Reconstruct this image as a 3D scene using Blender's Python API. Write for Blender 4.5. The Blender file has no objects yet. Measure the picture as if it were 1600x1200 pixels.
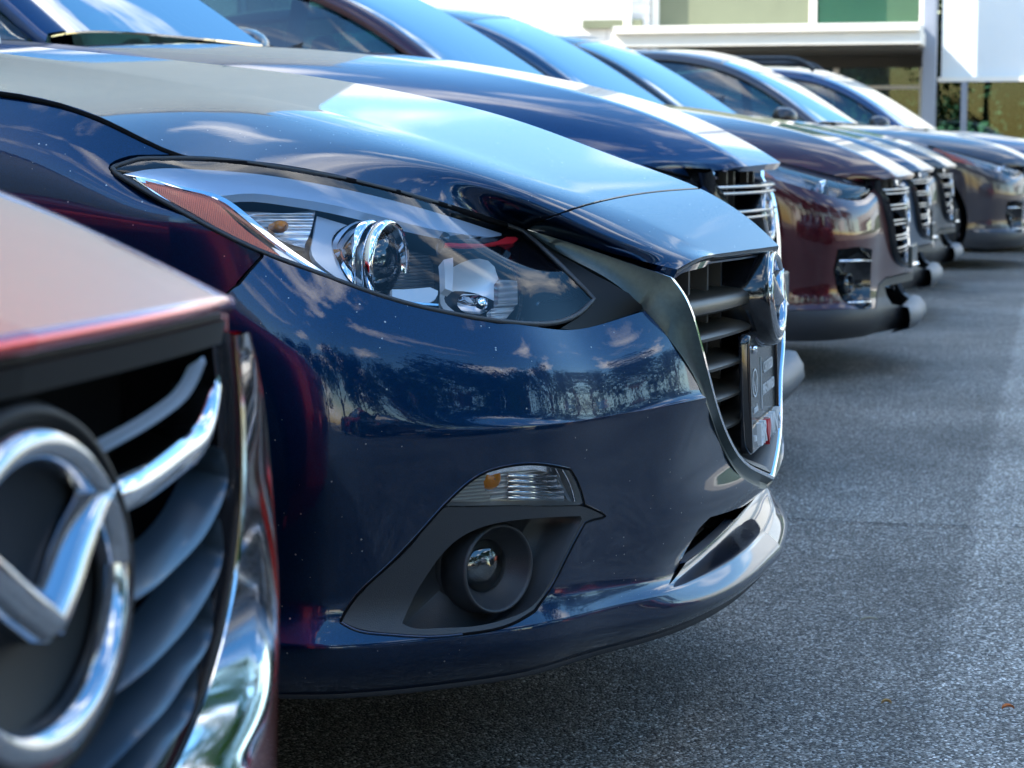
import bpy, bmesh, math, random
import numpy as np
from mathutils import Vector, Matrix
from mathutils.bvhtree import BVHTree
from mathutils.geometry import delaunay_2d_cdt

# ------------------------------------------------------------------ camera, sky, sun
SC = bpy.context.scene
COL = SC.collection
random.seed(7)
H = 0.86; FPX = 3400.0; PHI = math.radians(14.0); TH = math.atan(365 / FPX)
RIGHT = np.array([math.cos(PHI), math.sin(PHI), 0.0])
FWD = np.array([-math.sin(PHI) * math.cos(TH), math.cos(PHI) * math.cos(TH), -math.sin(TH)])
UP = np.cross(RIGHT, FWD)
cam_d = bpy.data.cameras.new('camera'); cam = bpy.data.objects.new('camera', cam_d); COL.objects.link(cam)
m = Matrix.Identity(4)
for i in range(3):
    m[i][0] = RIGHT[i]; m[i][1] = UP[i]; m[i][2] = -FWD[i]
m[2][3] = H
cam.matrix_world = m
cam_d.sensor_width = 36; cam_d.lens = FPX / 1600 * 36
cam_d.clip_start = 0.05; cam_d.clip_end = 600
cam_d.dof.use_dof = True; cam_d.dof.focus_distance = 2.75; cam_d.dof.aperture_fstop = 13
SC.camera = cam
SUN_AZ = math.radians(208); SUN_EL = math.radians(42)   # azimuth measured from +X towards +Y
sun_dir = Vector((math.cos(SUN_AZ) * math.cos(SUN_EL), math.sin(SUN_AZ) * math.cos(SUN_EL), math.sin(SUN_EL)))
world = bpy.data.worlds.new('World'); SC.world = world; world.use_nodes = True
wn = world.node_tree.nodes; wl = world.node_tree.links; wn.clear()
wo = wn.new('ShaderNodeOutputWorld'); wb = wn.new('ShaderNodeBackground')
sky = wn.new('ShaderNodeTexSky'); sky.sky_type = 'NISHITA'; sky.sun_disc = False
sky.sun_elevation = SUN_EL; sky.sun_rotation = math.radians(90) - SUN_AZ
sky.air_density = 1.3; sky.dust_density = 0.4; sky.ozone_density = 1.2
tc = wn.new('ShaderNodeTexCoord'); mp = wn.new('ShaderNodeMapping'); mp.inputs['Scale'].default_value = (1, 1, 2.6)
nz = wn.new('ShaderNodeTexNoise'); nz.inputs['Scale'].default_value = 2.6; nz.inputs['Detail'].default_value = 9; nz.inputs['Roughness'].default_value = 0.55
cr = wn.new('ShaderNodeValToRGB'); cr.color_ramp.elements[0].position = 0.53; cr.color_ramp.elements[1].position = 0.68
mx = wn.new('ShaderNodeMix'); mx.data_type = 'RGBA'
mx.inputs[7].default_value = (9.5, 9.3, 9.0, 1)
wl.new(tc.outputs['Generated'], mp.inputs['Vector']); wl.new(mp.outputs['Vector'], nz.inputs['Vector'])
wl.new(nz.outputs['Fac'], cr.inputs['Fac']); wl.new(cr.outputs['Color'], mx.inputs[0])
hsv = wn.new('ShaderNodeHueSaturation'); hsv.inputs['Saturation'].default_value = 1.36; hsv.inputs['Hue'].default_value = .499
wl.new(sky.outputs['Color'], hsv.inputs['Color']); wl.new(hsv.outputs[0], mx.inputs[6]); wl.new(mx.outputs[2], wb.inputs['Color'])
wb.inputs['Strength'].default_value = 0.13
wl.new(wb.outputs[0], wo.inputs[0])
sd = bpy.data.lights.new('sun', 'SUN'); sd.energy = 3.2; sd.angle = math.radians(0.6); sd.color = (1, .93, .82)
so = bpy.data.objects.new('sun', sd); COL.objects.link(so)
so.rotation_euler = sun_dir.to_track_quat('Z', 'Y').to_euler(); so.location = (0, 0, 20)
SC.view_settings.view_transform = 'Standard'; SC.view_settings.look = 'None'
SC.view_settings.exposure = 1.9; SC.view_settings.gamma = 1
SC.cycles.max_bounces = 10; SC.cycles.transparent_max_bounces = 16; SC.cycles.glossy_bounces = 6
SC.cycles.caustics_reflective = False; SC.cycles.caustics_refractive = False; SC.cycles.sample_clamp_indirect = 6

# ------------------------------------------------------------------ materials
def newmat(name):
    mt = bpy.data.materials.new(name); mt.use_nodes = True
    n = mt.node_tree.nodes; n.clear()
    o = n.new('ShaderNodeOutputMaterial'); return mt, n, mt.node_tree.links, o

def pbr(name, col, rough=0.5, metal=0.0, coat=0.0, bump=0, bscale=200, var=0, vscale=30, spec=0.5, emit=None, estr=0):
    mt, n, l, o = newmat(name)
    p = n.new('ShaderNodeBsdfPrincipled'); l.new(p.outputs[0], o.inputs[0])
    p.inputs['Base Color'].default_value = (*col, 1); p.inputs['Roughness'].default_value = rough
    p.inputs['Metallic'].default_value = metal; p.inputs['Coat Weight'].default_value = coat
    p.inputs['Coat Roughness'].default_value = 0.03; p.inputs['Specular IOR Level'].default_value = spec
    if emit: p.inputs['Emission Color'].default_value = (*emit, 1); p.inputs['Emission Strength'].default_value = estr
    t = n.new('ShaderNodeTexCoord')
    if var:
        z = n.new('ShaderNodeTexNoise'); z.inputs['Scale'].default_value = vscale; z.inputs['Detail'].default_value = 6
        l.new(t.outputs['Object'], z.inputs['Vector'])
        mxx = n.new('ShaderNodeMix'); mxx.data_type = 'RGBA'
        mxx.inputs[6].default_value = (*[c * (1 - var) for c in col], 1); mxx.inputs[7].default_value = (*[min(1, c * (1 + var)) for c in col], 1)
        l.new(z.outputs['Fac'], mxx.inputs[0]); l.new(mxx.outputs[2], p.inputs['Base Color'])
    if bump:
        z = n.new('ShaderNodeTexNoise'); z.inputs['Scale'].default_value = bscale; z.inputs['Detail'].default_value = 3
        b = n.new('ShaderNodeBump'); b.inputs['Strength'].default_value = bump; b.inputs['Distance'].default_value = 0.002
        l.new(t.outputs['Object'], z.inputs['Vector']); l.new(z.outputs['Fac'], b.inputs['Height']); l.new(b.outputs[0], p.inputs['Normal'])
    return mt

def paint(name, col, metal=0.55, rough=0.36, dust=0.25, flake=0.35):
    """metallic car paint: coloured flake base, clear coat, a little dried dust and specks"""
    mt, n, l, o = newmat(name)
    p = n.new('ShaderNodeBsdfPrincipled'); l.new(p.outputs[0], o.inputs[0])
    p.inputs['Metallic'].default_value = metal; p.inputs['Roughness'].default_value = rough
    p.inputs['Coat Weight'].default_value = 1; p.inputs['Coat Roughness'].default_value = 0.015; p.inputs['Coat IOR'].default_value = 1.55; p.inputs['Specular IOR Level'].default_value = .15
    t = n.new('ShaderNodeTexCoord')
    f = n.new('ShaderNodeTexVoronoi'); f.inputs['Scale'].default_value = 1100
    l.new(t.outputs['Object'], f.inputs['Vector'])
    fr = n.new('ShaderNodeValToRGB'); fr.color_ramp.elements[0].color = (*[c * (1 - flake) for c in col], 1); fr.color_ramp.elements[1].color = (*[min(1, c * (1 + flake)) for c in col], 1)
    l.new(f.outputs['Color'], fr.inputs['Fac'])
    # dust specks
    v = n.new('ShaderNodeTexVoronoi'); v.inputs['Scale'].default_value = 110; v.inputs['Randomness'].default_value = 1
    l.new(t.outputs['Object'], v.inputs['Vector'])
    sep = n.new('ShaderNodeSeparateColor'); l.new(v.outputs['Color'], sep.inputs[0])
    sz = n.new('ShaderNodeMath'); sz.operation = 'MULTIPLY'; sz.inputs[1].default_value = 0.11; l.new(sep.outputs[0], sz.inputs[0])
    pw = n.new('ShaderNodeMath'); pw.operation = 'POWER'; pw.inputs[1].default_value = 2.5; l.new(sep.outputs[0], pw.inputs[0]); 
    ps = n.new('ShaderNodeMath'); ps.operation = 'MULTIPLY'; ps.inputs[1].default_value = 0.13; l.new(pw.outputs[0], ps.inputs[0])
    lt = n.new('ShaderNodeMath'); lt.operation = 'LESS_THAN'; l.new(v.outputs['Distance'], lt.inputs[0]); l.new(ps.outputs[0], lt.inputs[1])
    gate = n.new('ShaderNodeTexNoise'); gate.inputs['Scale'].default_value = 9; l.new(t.outputs['Object'], gate.inputs['Vector'])
    gr = n.new('ShaderNodeMath'); gr.operation = 'GREATER_THAN'; gr.inputs[1].default_value = 0.45; l.new(gate.outputs['Fac'], gr.inputs[0])
    g2 = n.new('ShaderNodeMath'); g2.operation = 'MULTIPLY'; l.new(lt.outputs[0], g2.inputs[0]); l.new(gr.outputs[0], g2.inputs[1])
    g3 = n.new('ShaderNodeMath'); g3.operation = 'MULTIPLY'; g3.inputs[1].default_value = dust * 2.2; l.new(g2.outputs[0], g3.inputs[0])
    mxx = n.new('ShaderNodeMix'); mxx.data_type = 'RGBA'; mxx.inputs[7].default_value = (.55, .55, .53, 1)
    l.new(g3.outputs[0], mxx.inputs[0]); l.new(fr.outputs['Color'], mxx.inputs[6]); l.new(mxx.outputs[2], p.inputs['Base Color'])
    cw = n.new('ShaderNodeMath'); cw.operation = 'SUBTRACT'; cw.inputs[0].default_value = 1; l.new(g3.outputs[0], cw.inputs[1]); l.new(cw.outputs[0], p.inputs['Coat Weight'])
    # faint dust film: coat roughness varies
    z = n.new('ShaderNodeTexNoise'); z.inputs['Scale'].default_value = 4; z.inputs['Detail'].default_value = 8; l.new(t.outputs['Object'], z.inputs['Vector'])
    mr = n.new('ShaderNodeMapRange'); mr.inputs['To Min'].default_value = 0.005; mr.inputs['To Max'].default_value = 0.05; l.new(z.outputs['Fac'], mr.inputs['Value']); l.new(mr.outputs[0], p.inputs['Coat Roughness'])
    # orange peel
    b = n.new('ShaderNodeBump'); b.inputs['Strength'].default_value = 0.012; b.inputs['Distance'].default_value = 0.002
    z2 = n.new('ShaderNodeTexNoise'); z2.inputs['Scale'].default_value = 220; l.new(t.outputs['Object'], z2.inputs['Vector']); l.new(z2.outputs['Fac'], b.inputs['Height']); l.new(b.outputs[0], p.inputs['Coat Normal'])
    return mt

def glass(name, tint=(.8, .9, .9), ior=1.5, rough=0.0, boost=0.0):
    mt, n, l, o = newmat(name)
    tr = n.new('ShaderNodeBsdfTransparent'); tr.inputs[0].default_value = (*tint, 1)
    gl = n.new('ShaderNodeBsdfGlossy'); gl.inputs['Roughness'].default_value = rough
    fr = n.new('ShaderNodeFresnel'); fr.inputs['IOR'].default_value = ior
    ad = n.new('ShaderNodeMath'); ad.operation = 'ADD'; ad.use_clamp = True; ad.inputs[1].default_value = boost
    mxs = n.new('ShaderNodeMixShader')
    l.new(fr.outputs[0], ad.inputs[0]); l.new(ad.outputs[0], mxs.inputs[0]); l.new(tr.outputs[0], mxs.inputs[1]); l.new(gl.outputs[0], mxs.inputs[2]); l.new(mxs.outputs[0], o.inputs[0])
    return mt

def ribbed(name, col, axis=0, scale=900, rough=0.25, metal=0.0, spec=.5, depth=.6, coat=0., dk=.6):
    """fine moulded ribs along one axis of the object"""
    mt, n, l, o = newmat(name)
    p = n.new('ShaderNodeBsdfPrincipled'); l.new(p.outputs[0], o.inputs[0])
    p.inputs['Base Color'].default_value = (*col, 1); p.inputs['Roughness'].default_value = rough; p.inputs['Metallic'].default_value = metal
    p.inputs['Coat Weight'].default_value = coat
    t = n.new('ShaderNodeTexCoord'); w = n.new('ShaderNodeTexWave'); w.bands_direction = 'XYZ'[axis]; w.inputs['Scale'].default_value = scale / 20.0
    l.new(t.outputs['Object'], w.inputs['Vector'])
    b = n.new('ShaderNodeBump'); b.inputs['Strength'].default_value = depth; b.inputs['Distance'].default_value = 0.002
    l.new(w.outputs['Fac'], b.inputs['Height']); l.new(b.outputs[0], p.inputs['Normal'])
    mxx = n.new('ShaderNodeMix'); mxx.data_type = 'RGBA'; mxx.inputs[6].default_value = (*[c * dk for c in col], 1); mxx.inputs[7].default_value = (*col, 1)
    l.new(w.outputs['Fac'], mxx.inputs[0]); l.new(mxx.outputs[2], p.inputs['Base Color'])
    return mt

M = {}
M['blue'] = paint('blue_paint', (.0001, .0165, .056), metal=.92, rough=.42, dust=.3)
M['red'] = paint('red_paint', (.62, .001, .008), metal=.96, rough=.24, dust=.0)
M['navy'] = paint('navy_paint', (.006, .035, .11), dust=.0)
M['dark_red_reflection'] = paint('maroon_reflection', (.050, .003, .008), dust=.0, rough=.4)  # a neighbour's red reflection mixed into a dark body's base colour
M['black_paint'] = paint('black_paint', (.012, .013, .018), dust=.0)
M['grey_paint'] = paint('grey_paint', (.05, .042, .05), dust=.0)
M['slate'] = paint('slate_paint', (.012, .045, .10), dust=.0)
M['silver'] = paint('silver_paint', (.45, .47, .50), metal=.7, dust=.0)
M['header'] = pbr('header_black', (.006, .006, .006), .5, spec=.2)
M['plastic'] = pbr('black_plastic', (.032, .034, .038), .42, bump=.25, bscale=900, spec=.55)
M['cladding'] = pbr('grey_cladding', (.03, .03, .034), .5, bump=.2, bscale=700)
M['gloss'] = pbr('gloss_black', (.006, .006, .008), .12, coat=.6)
M['liner'] = pbr('dark_liner', (.004, .004, .005), .85, spec=.1)
M['chrome'] = pbr('chrome', (.82, .83, .86), .06, metal=1)
M['satin'] = pbr('satin_metal', (.075, .095, .095), .36, metal=.7, var=.25, vscale=160, bump=.1, bscale=600)
M['housing'] = pbr('lamp_housing', (.55, .60, .66), .33, metal=.45)
M['housing_dark'] = pbr('lamp_housing_dark', (.010, .011, .013), .3, metal=.3)
M['lampwhite'] = pbr('lamp_white', (.85, .86, .88), .22, metal=.3)
M['badge_chrome'] = pbr('badge_chrome', (.50, .51, .54), .09, metal=1)
M['chrome_dark'] = pbr('smoked_chrome', (.38, .39, .42), .10, metal=1)
M['reflector'] = ribbed('lamp_reflector', (.92, .92, .94), 2, 1500, .16, .6, depth=.7)
M['fluted'] = ribbed('fluted_reflector', (.94, .94, .95), 2, 900, .12, .6, depth=1.0)
M['ribdark'] = ribbed('ribbed_dark', (.05, .055, .06), 2, 1600, .3, .2, depth=.6)
M['amber'] = ribbed('amber_reflector', (1.0, .26, .14), 0, 2600, .38, .6, depth=.4, coat=.0, dk=.85)
M['orange'] = pbr('orange_bulb', (.9, .28, .01), .15, coat=.5)
M['lens'] = glass('clear_lens', (.98, .985, .99), 1.42)
M['glassball'] = glass('projector_glass', (.85, .92, .95), 1.9, 0, .06)
M['window'] = glass('window_glass', (.30, .50, .50), 1.6, 0, .06)
M['windscreen'] = glass('windscreen_glass', (.50, .68, .70), 1.9, 0.02, .52)
M['interior'] = pbr('dark_interior', (.03, .03, .032), .7)
M['seat'] = pbr('seat_cloth', (.05, .05, .055), .8)
M['tyre'] = pbr('tyre_rubber', (.018, .018, .019), .75, bump=.4, bscale=120)
M['rim'] = pbr('rim_alloy', (.42, .43, .45), .25, metal=.9)
M['white_letter'] = pbr('white_letter', (.8, .8, .8), .4)
M['red_letter'] = pbr('red_letter', (.65, .02, .03), .35)
M['plate'] = pbr('plate_black', (.035, .045, .045), .22, spec=.6)
M['bronze'] = pbr('slat_satin', (.045, .037, .027), .35, metal=.3)
M['bladeblue'] = pbr('slat_slate', (.05, .075, .105), .30, metal=.2, coat=.25)

# ------------------------------------------------------------------ mesh helpers
def mesh_obj(name, verts, faces, mat, parent=None, smooth=True, normals=None, mats=None, fm=None):
    me = bpy.data.meshes.new(name)
    me.from_pydata([tuple(map(float, v)) for v in verts], [], [tuple(int(i) for i in f) for f in faces])
    me.validate(clean_customdata=False)
    for mm in (mats or [mat]): me.materials.append(mm)
    if fm is not None and len(fm) == len(me.polygons): me.polygons.foreach_set('material_index', fm)
    if smooth: me.polygons.foreach_set('use_smooth', [True] * len(me.polygons))
    me.update()
    if normals is not None and len(normals) == len(me.vertices):
        me.normals_split_custom_set_from_vertices([tuple(map(float, q)) for q in normals])
    o = bpy.data.objects.new(name, me); COL.objects.link(o)
    if parent: o.parent = parent
    return o

def tag(o, label=None, cat=None, group=None, kind=None):
    if label: o['label'] = label
    if cat: o['category'] = cat
    if group: o['group'] = group
    if kind: o['kind'] = kind
    return o

def empty(name, loc, rz=0, parent=None):
    o = bpy.data.objects.new(name, None); o.empty_display_size = .2; COL.objects.link(o)
    o.location = loc; o.rotation_euler = (0, 0, rz)
    if parent: o.parent = parent
    return o

class MB:
    """collects shapes into one mesh"""
    def __init__(s): s.v = []; s.f = []; s.fm = []; s.mi = 0
    def add(s, v, f):
        b = len(s.v); s.v += [tuple(map(float, q)) for q in v]; s.f += [tuple(i + b for i in q) for q in f]; s.fm += [s.mi] * len(f); return s
    def build(s, name, mat, parent=None, smooth=True, mats=None, autosmooth=None):
        o = mesh_obj(name, s.v, s.f, mat, parent, smooth, mats=mats, fm=s.fm)
        if autosmooth:
            bm = bmesh.new(); bm.from_mesh(o.data)
            for e in bm.edges:
                if len(e.link_faces) == 2 and e.calc_face_angle(0) > math.radians(autosmooth): e.smooth = False
            bm.to_mesh(o.data); bm.free()
        return o
    def box(s, x0, x1, y0, y1, z0, z1, bev=0):
        if bev:
            bm = bmesh.new(); bmesh.ops.create_cube(bm, size=1)
            for v in bm.verts: v.co = Vector(((x0 + x1) / 2 + v.co.x * (x1 - x0), (y0 + y1) / 2 + v.co.y * (y1 - y0), (z0 + z1) / 2 + v.co.z * (z1 - z0)))
            bmesh.ops.bevel(bm, geom=bm.edges[:] + bm.verts[:], offset=bev, segments=2, affect='EDGES', profile=.5)
            bm.verts.index_update(); s.add([v.co[:] for v in bm.verts], [[v.index for v in f.verts] for f in bm.faces]); bm.free(); return s
        v = [(x, y, z) for x in (x0, x1) for y in (y0, y1) for z in (z0, z1)]
        return s.add(v, [(0, 1, 3, 2), (4, 6, 7, 5), (0, 4, 5, 1), (2, 3, 7, 6), (0, 2, 6, 4), (1, 5, 7, 3)])
    def tube(s, pts, r, n=8, cap=True, flat=1.0, up=(0, 0, 1)):
        pts = [np.array(p, float) for p in pts]; N = len(pts); vs = []; fs = []
        rr = r if hasattr(r, '__len__') else [r] * N
        for i, p in enumerate(pts):
            t = pts[min(i + 1, N - 1)] - pts[max(i - 1, 0)]; t /= (np.linalg.norm(t) + 1e-9)
            a = np.cross(t, up)
            if np.linalg.norm(a) < 1e-3: a = np.cross(t, (1, 0, 0))
            a /= np.linalg.norm(a); b = np.cross(a, t)
            for k in range(n):
                q = 2 * math.pi * k / n; vs.append(p + rr[i] * (math.cos(q) * a + flat * math.sin(q) * b))
        for i in range(N - 1):
            for k in range(n):
                fs.append((i * n + k, i * n + (k + 1) % n, (i + 1) * n + (k + 1) % n, (i + 1) * n + k))
        if cap: fs.append(tuple(range(n))[::-1]); fs.append(tuple((N - 1) * n + k for k in range(n)))
        return s.add(vs, fs)
    def loft(s, rows, closed=False, capends=False):
        n = len(rows[0]); vs = [p for r in rows for p in r]; fs = []
        for i in range(len(rows) - 1):
            for k in range(n if closed else n - 1):
                k2 = (k + 1) % n; fs.append((i * n + k, i * n + k2, (i + 1) * n + k2, (i + 1) * n + k))
        if capends: fs.append(tuple(range(n))[::-1]); fs.append(tuple((len(rows) - 1) * n + k for k in range(n)))
        return s.add(vs, fs)
    def lathe(s, origin, axis, prof, n=40, ref=(0, 0, 1), sy=1.0):
        ax = np.array(axis, float); ax /= np.linalg.norm(ax); a = np.cross(ref, ax); a /= np.linalg.norm(a); b = np.cross(ax, a)
        rows = []
        for (d, r) in prof:
            rows.append([np.array(origin) + ax * d + r * (math.cos(2 * math.pi * k / n) * a + sy * math.sin(2 * math.pi * k / n) * b) for k in range(n)])
        return s.loft(rows, closed=True)
    def prism(s, poly3, d):
        """polygon (3-D points) extruded by vector d"""
        n = len(poly3); d = np.array(d, float); a = [np.array(p, float) for p in poly3]
        return s.add(a + [p + d for p in a], [tuple(range(n))[::-1], tuple(range(n, 2 * n))] + [(k, (k + 1) % n, n + (k + 1) % n, n + k) for k in range(n)])

def spl(P, per, knots=None, breaks=()):
    """C2 natural cubic spline through P (n,...)  -> dense samples; broken (creased) at given indices"""
    P = np.array(P, float); n = len(P)
    if knots is None:
        d = np.linalg.norm(np.diff(P.reshape(n, -1), axis=0), axis=1) + 1e-6; knots = np.concatenate([[0], np.cumsum(d)])
    cuts = [0] + [b for b in breaks] + [n - 1]; out = []
    for a, b in zip(cuts[:-1], cuts[1:]):
        p = P[a:b + 1]; x = knots[a:b + 1]; m_ = len(p)
        if m_ == 2:
            for k in range(per): out.append(p[0] + (p[1] - p[0]) * k / per)
            continue
        h = np.diff(x); A = np.zeros((m_, m_)); R = np.zeros(p.shape); A[0, 0] = A[-1, -1] = 1
        for i in range(1, m_ - 1):
            A[i, i - 1] = h[i - 1]; A[i, i] = 2 * (h[i - 1] + h[i]); A[i, i + 1] = h[i]
            R[i] = 6 * ((p[i + 1] - p[i]) / h[i] - (p[i] - p[i - 1]) / h[i - 1])
        K = np.linalg.solve(A, R.reshape(m_, -1)).reshape(p.shape)
        for i in range(m_ - 1):
            for k in range(per):
                t = k / per * h[i]; hi = h[i]
                out.append(K[i] * (hi - t) ** 3 / (6 * hi) + K[i + 1] * t ** 3 / (6 * hi) + (p[i] / hi - K[i] * hi / 6) * (hi - t) + (p[i + 1] / hi - K[i + 1] * hi / 6) * t)
    out.append(P[-1]); return np.array(out)

def curve(P, per=8, breaks=()): return spl(P, per, None, breaks)

CENTRE = np.array([-1.6, 0, .35])
class Surf:
    """smooth surface through a net of control points (rows x cols), in the car's own coordinates"""
    def __init__(s, net, mr=8, mc=8, brow=(), bcol=(), grid=None):
        if grid is not None: s.G = grid
        else:
            net = np.array(net, float)
            kc = np.concatenate([[0], np.cumsum(np.mean(np.linalg.norm(np.diff(net, axis=1), axis=2), axis=0) + 1e-6)])
            kr = np.concatenate([[0], np.cumsum(np.mean(np.linalg.norm(np.diff(net, axis=0), axis=2), axis=1) + 1e-6)])
            g = np.swapaxes(spl(np.swapaxes(net, 0, 1), mc, kc, bcol), 0, 1)
            s.G = spl(g, mr, kr, brow)
        G = s.G
        du = np.gradient(G, axis=1); dv = np.gradient(G, axis=0); N = np.cross(du, dv)
        N /= (np.linalg.norm(N, axis=2, keepdims=True) + 1e-12)
        sg = np.sum(N * (G - CENTRE), axis=2); 
        if np.mean(sg) < 0: N = -N; s.flip = True
        else: s.flip = False
        s.N = N; s.nr, s.nc = G.shape[:2]; s._b = None
    def offset(s, d): return Surf(None, grid=s.G - s.N * d)
    def bvh(s):
        if s._b is None:
            nc = s.nc; T = []
            for i in range(s.nr - 1):
                for j in range(nc - 1):
                    a = i * nc + j; T.append((a, a + 1, a + nc + 1)); T.append((a, a + nc + 1, a + nc))
            s._b = BVHTree.FromPolygons([tuple(p) for p in s.G.reshape(-1, 3)], T); s.T = T
        return s._b
    def cast(s, o, d):
        loc, nrm, idx, dist = s.bvh().ray_cast(Vector(o), Vector(d).normalized())
        if loc is None:
            loc, nrm, idx, dist = s._near(o, d)
        a, b, c = [s.G.reshape(-1, 3)[k] for k in s.T[idx]]; p = np.array(loc)
        v0, v1, v2 = b - a, c - a, p - a
        d00, d01, d11, d20, d21 = v0 @ v0, v0 @ v1, v1 @ v1, v2 @ v0, v2 @ v1; den = d00 * d11 - d01 * d01 + 1e-18
        v = (d11 * d20 - d01 * d21) / den; w = (d00 * d21 - d01 * d20) / den
        q = idx // 2; i, j = divmod(q, s.nc - 1)
        return (i + v + w, j + v) if False else ((i + w, j + v + w) if idx % 2 == 0 else (i + v + w, j + v))
    def _near(s, o, d):
        o = np.array(o, float); d = np.array(d, float); d /= np.linalg.norm(d)
        P = s.G.reshape(-1, 3) - o; t = P @ d; dist = np.linalg.norm(P - t[:, None] * d, axis=1); k = int(np.argmin(dist))
        return s.bvh().find_nearest(Vector(o + d * t[k]))
    def ev(s, r, c):
        r = min(max(r, 0), s.nr - 1); c = min(max(c, 0), s.nc - 1); i = min(int(r), s.nr - 2); j = min(int(c), s.nc - 2); a = r - i; b = c - j
        f = lambda G: (1 - a) * (1 - b) * G[i, j] + (1 - a) * b * G[i, j + 1] + a * (1 - b) * G[i + 1, j] + a * b * G[i + 1, j + 1]
        n = f(s.N); return f(s.G), n / (np.linalg.norm(n) + 1e-12)
    def front(s, w, z): return s.cast((3, -w, z), (-1, 0, 0))
    def side(s, u, z): return s.cast((u, -4, z), (0, 1, 0))
    def top(s, u, w): return s.cast((u, -w, 4), (0, 0, -1))
    def edge(s): return [(0, 0), (0, s.nc - 1), (s.nr - 1, s.nc - 1), (s.nr - 1, 0)]

def inpoly(P, poly):
    x, y = P[:, 0], P[:, 1]; r = np.zeros(len(P), bool); n = len(poly)
    for i in range(n):
        x0, y0 = poly[i]; x1, y1 = poly[(i + 1) % n]
        if y0 == y1: continue
        c = ((y0 > y) != (y1 > y)) & (x < (x1 - x0) * (y - y0) / (y1 - y0) + x0); r ^= c
    return r

def densify(poly, step=1.0):
    out = []
    for i in range(len(poly)):
        a = np.array(poly[i], float); b = np.array(poly[(i + 1) % len(poly)], float); n = max(1, int(np.linalg.norm(b - a) / step))
        for k in range(n): out.append(tuple(a + (b - a) * k / n))
    return out

def panel(name, S, mat, parent, outer=None, holes=(), thick=.012, mirror=True, off=0.0, bulge=None, mats=None):
    """a sheet cut out of surface S: outer outline and holes in surface coordinates; rims give it thickness"""
    outer = densify(outer or S.edge()); holes = [densify(h) for h in holes]
    rings = [outer] + holes
    pts = []; edges = []
    for r in rings:
        b = len(pts); pts += r; edges += [(b + k, b + (k + 1) % len(r)) for k in range(len(r))]
    gi, gj = np.meshgrid(np.arange(S.nr), np.arange(S.nc), indexing='ij'); g = np.stack([gi.ravel(), gj.ravel()], 1).astype(float)
    k = inpoly(g, outer)
    for h in holes: k &= ~inpoly(g, h)
    g = g[k]
    if len(g):
        B = np.array(pts)
        keep = np.ones(len(g), bool)
        for c0 in range(0, len(g), 2000):
            dd = np.linalg.norm(g[c0:c0 + 2000, None, :] - B[None], axis=2).min(axis=1); keep[c0:c0 + 2000] = dd > .3
        g = g[keep]
    allp = [Vector((float(a), float(b))) for a, b in pts] + [Vector((float(a), float(b))) for a, b in g]
    vc, ec, fc, *_ = delaunay_2d_cdt(allp, edges, [], 0, 1e-5)
    V2 = np.array([tuple(v) for v in vc]); F = np.array([f for f in fc if len(f) == 3])
    cen = V2[F].mean(axis=1); kk = inpoly(cen, outer)
    for h in holes: kk &= ~inpoly(cen, h)
    F = F[kk]
    V = []; N = []
    for r, c in V2:
        p, n = S.ev(r, c); o_ = off
        if bulge: o_ = off + bulge(r, c)
        V.append(p - n * o_); N.append(n)
    V = np.array(V); N = np.array(N)
    a = np.cross(V[F[:, 1]] - V[F[:, 0]], V[F[:, 2]] - V[F[:, 0]]); fl = np.sum(a * N[F].mean(axis=1), axis=1) < 0
    F[fl] = F[fl][:, ::-1]
    # drop degenerate
    ar = np.linalg.norm(a, axis=1); F = F[ar > 1e-12]
    faces = [tuple(f) for f in F]; 
    if bulge:
        N = None
    cnt = {}
    for f in faces:
        for q in range(3):
            e = (f[q], f[(q + 1) % 3]); cnt[e] = 1
    bd = [e for e in cnt if (e[1], e[0]) not in cnt]
    verts = list(V); norms = list(N) if N is not None else None
    if thick:
        NN = np.array([S.ev(r, c)[1] for r, c in V2]); b = len(verts); mp_ = {}
        for e in bd:
            t = V[e[1]] - V[e[0]]; nn = NN[e[0]]; o_ = np.cross(t, nn); o_ /= (np.linalg.norm(o_) + 1e-12)
            i0 = len(verts)
            verts += [V[e[0]], V[e[1]], V[e[1]] - NN[e[1]] * thick, V[e[0]] - NN[e[0]] * thick]
            if norms is not None: norms += [o_ * .6 + nn * .4 / 1] * 4
            faces.append((i0 + 1, i0, i0 + 3, i0 + 2))
    if mirror:
        b = len(verts); mv = [np.array([v[0], -v[1], v[2]]) for v in verts]
        faces += [tuple(i + b for i in f[::-1]) for f in list(faces)]
        if norms is not None: norms += [np.array([q[0], -q[1], q[2]]) for q in list(norms)]
        verts += mv
    if norms is not None: norms = [q / (np.linalg.norm(q) + 1e-12) for q in norms]
    return mesh_obj(name, verts, faces, mat, parent, True, norms, mats=mats)

def mirrored(o, name=None):
    """a second object on the far side of the car"""
    me = o.data.copy(); n = len(me.vertices)
    co = np.empty(n * 3); me.vertices.foreach_get('co', co); co = co.reshape(-1, 3); co[:, 1] *= -1; 
    me.vertices.foreach_set('co', co.ravel()); me.flip_normals(); me.update()
    c = bpy.data.objects.new(name or o.name.split('.')[0], me); COL.objects.link(c); c.parent = o.parent
    return c

def copy_tree(o, parent=None, paint_map=None):
    c = o.copy(); COL.objects.link(c)
    if parent is not None: c.parent = parent
    if c.type == 'MESH' and paint_map:
        for i, sl in enumerate(c.material_slots):
            mt_ = paint_map.get(o.data.materials[i].name)
            if mt_: sl.link = 'OBJECT'; sl.material = mt_
    for ch in list(o.children): copy_tree(ch, c, paint_map)
    return c

def mirror_tree(o):
    """mirror a lamp with its sub-parts to the far side (meshes are in car coordinates)"""
    c = mirrored(o)
    for ch in list(o.children):
        k = mirrored(ch); k.parent = c
    return c

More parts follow.
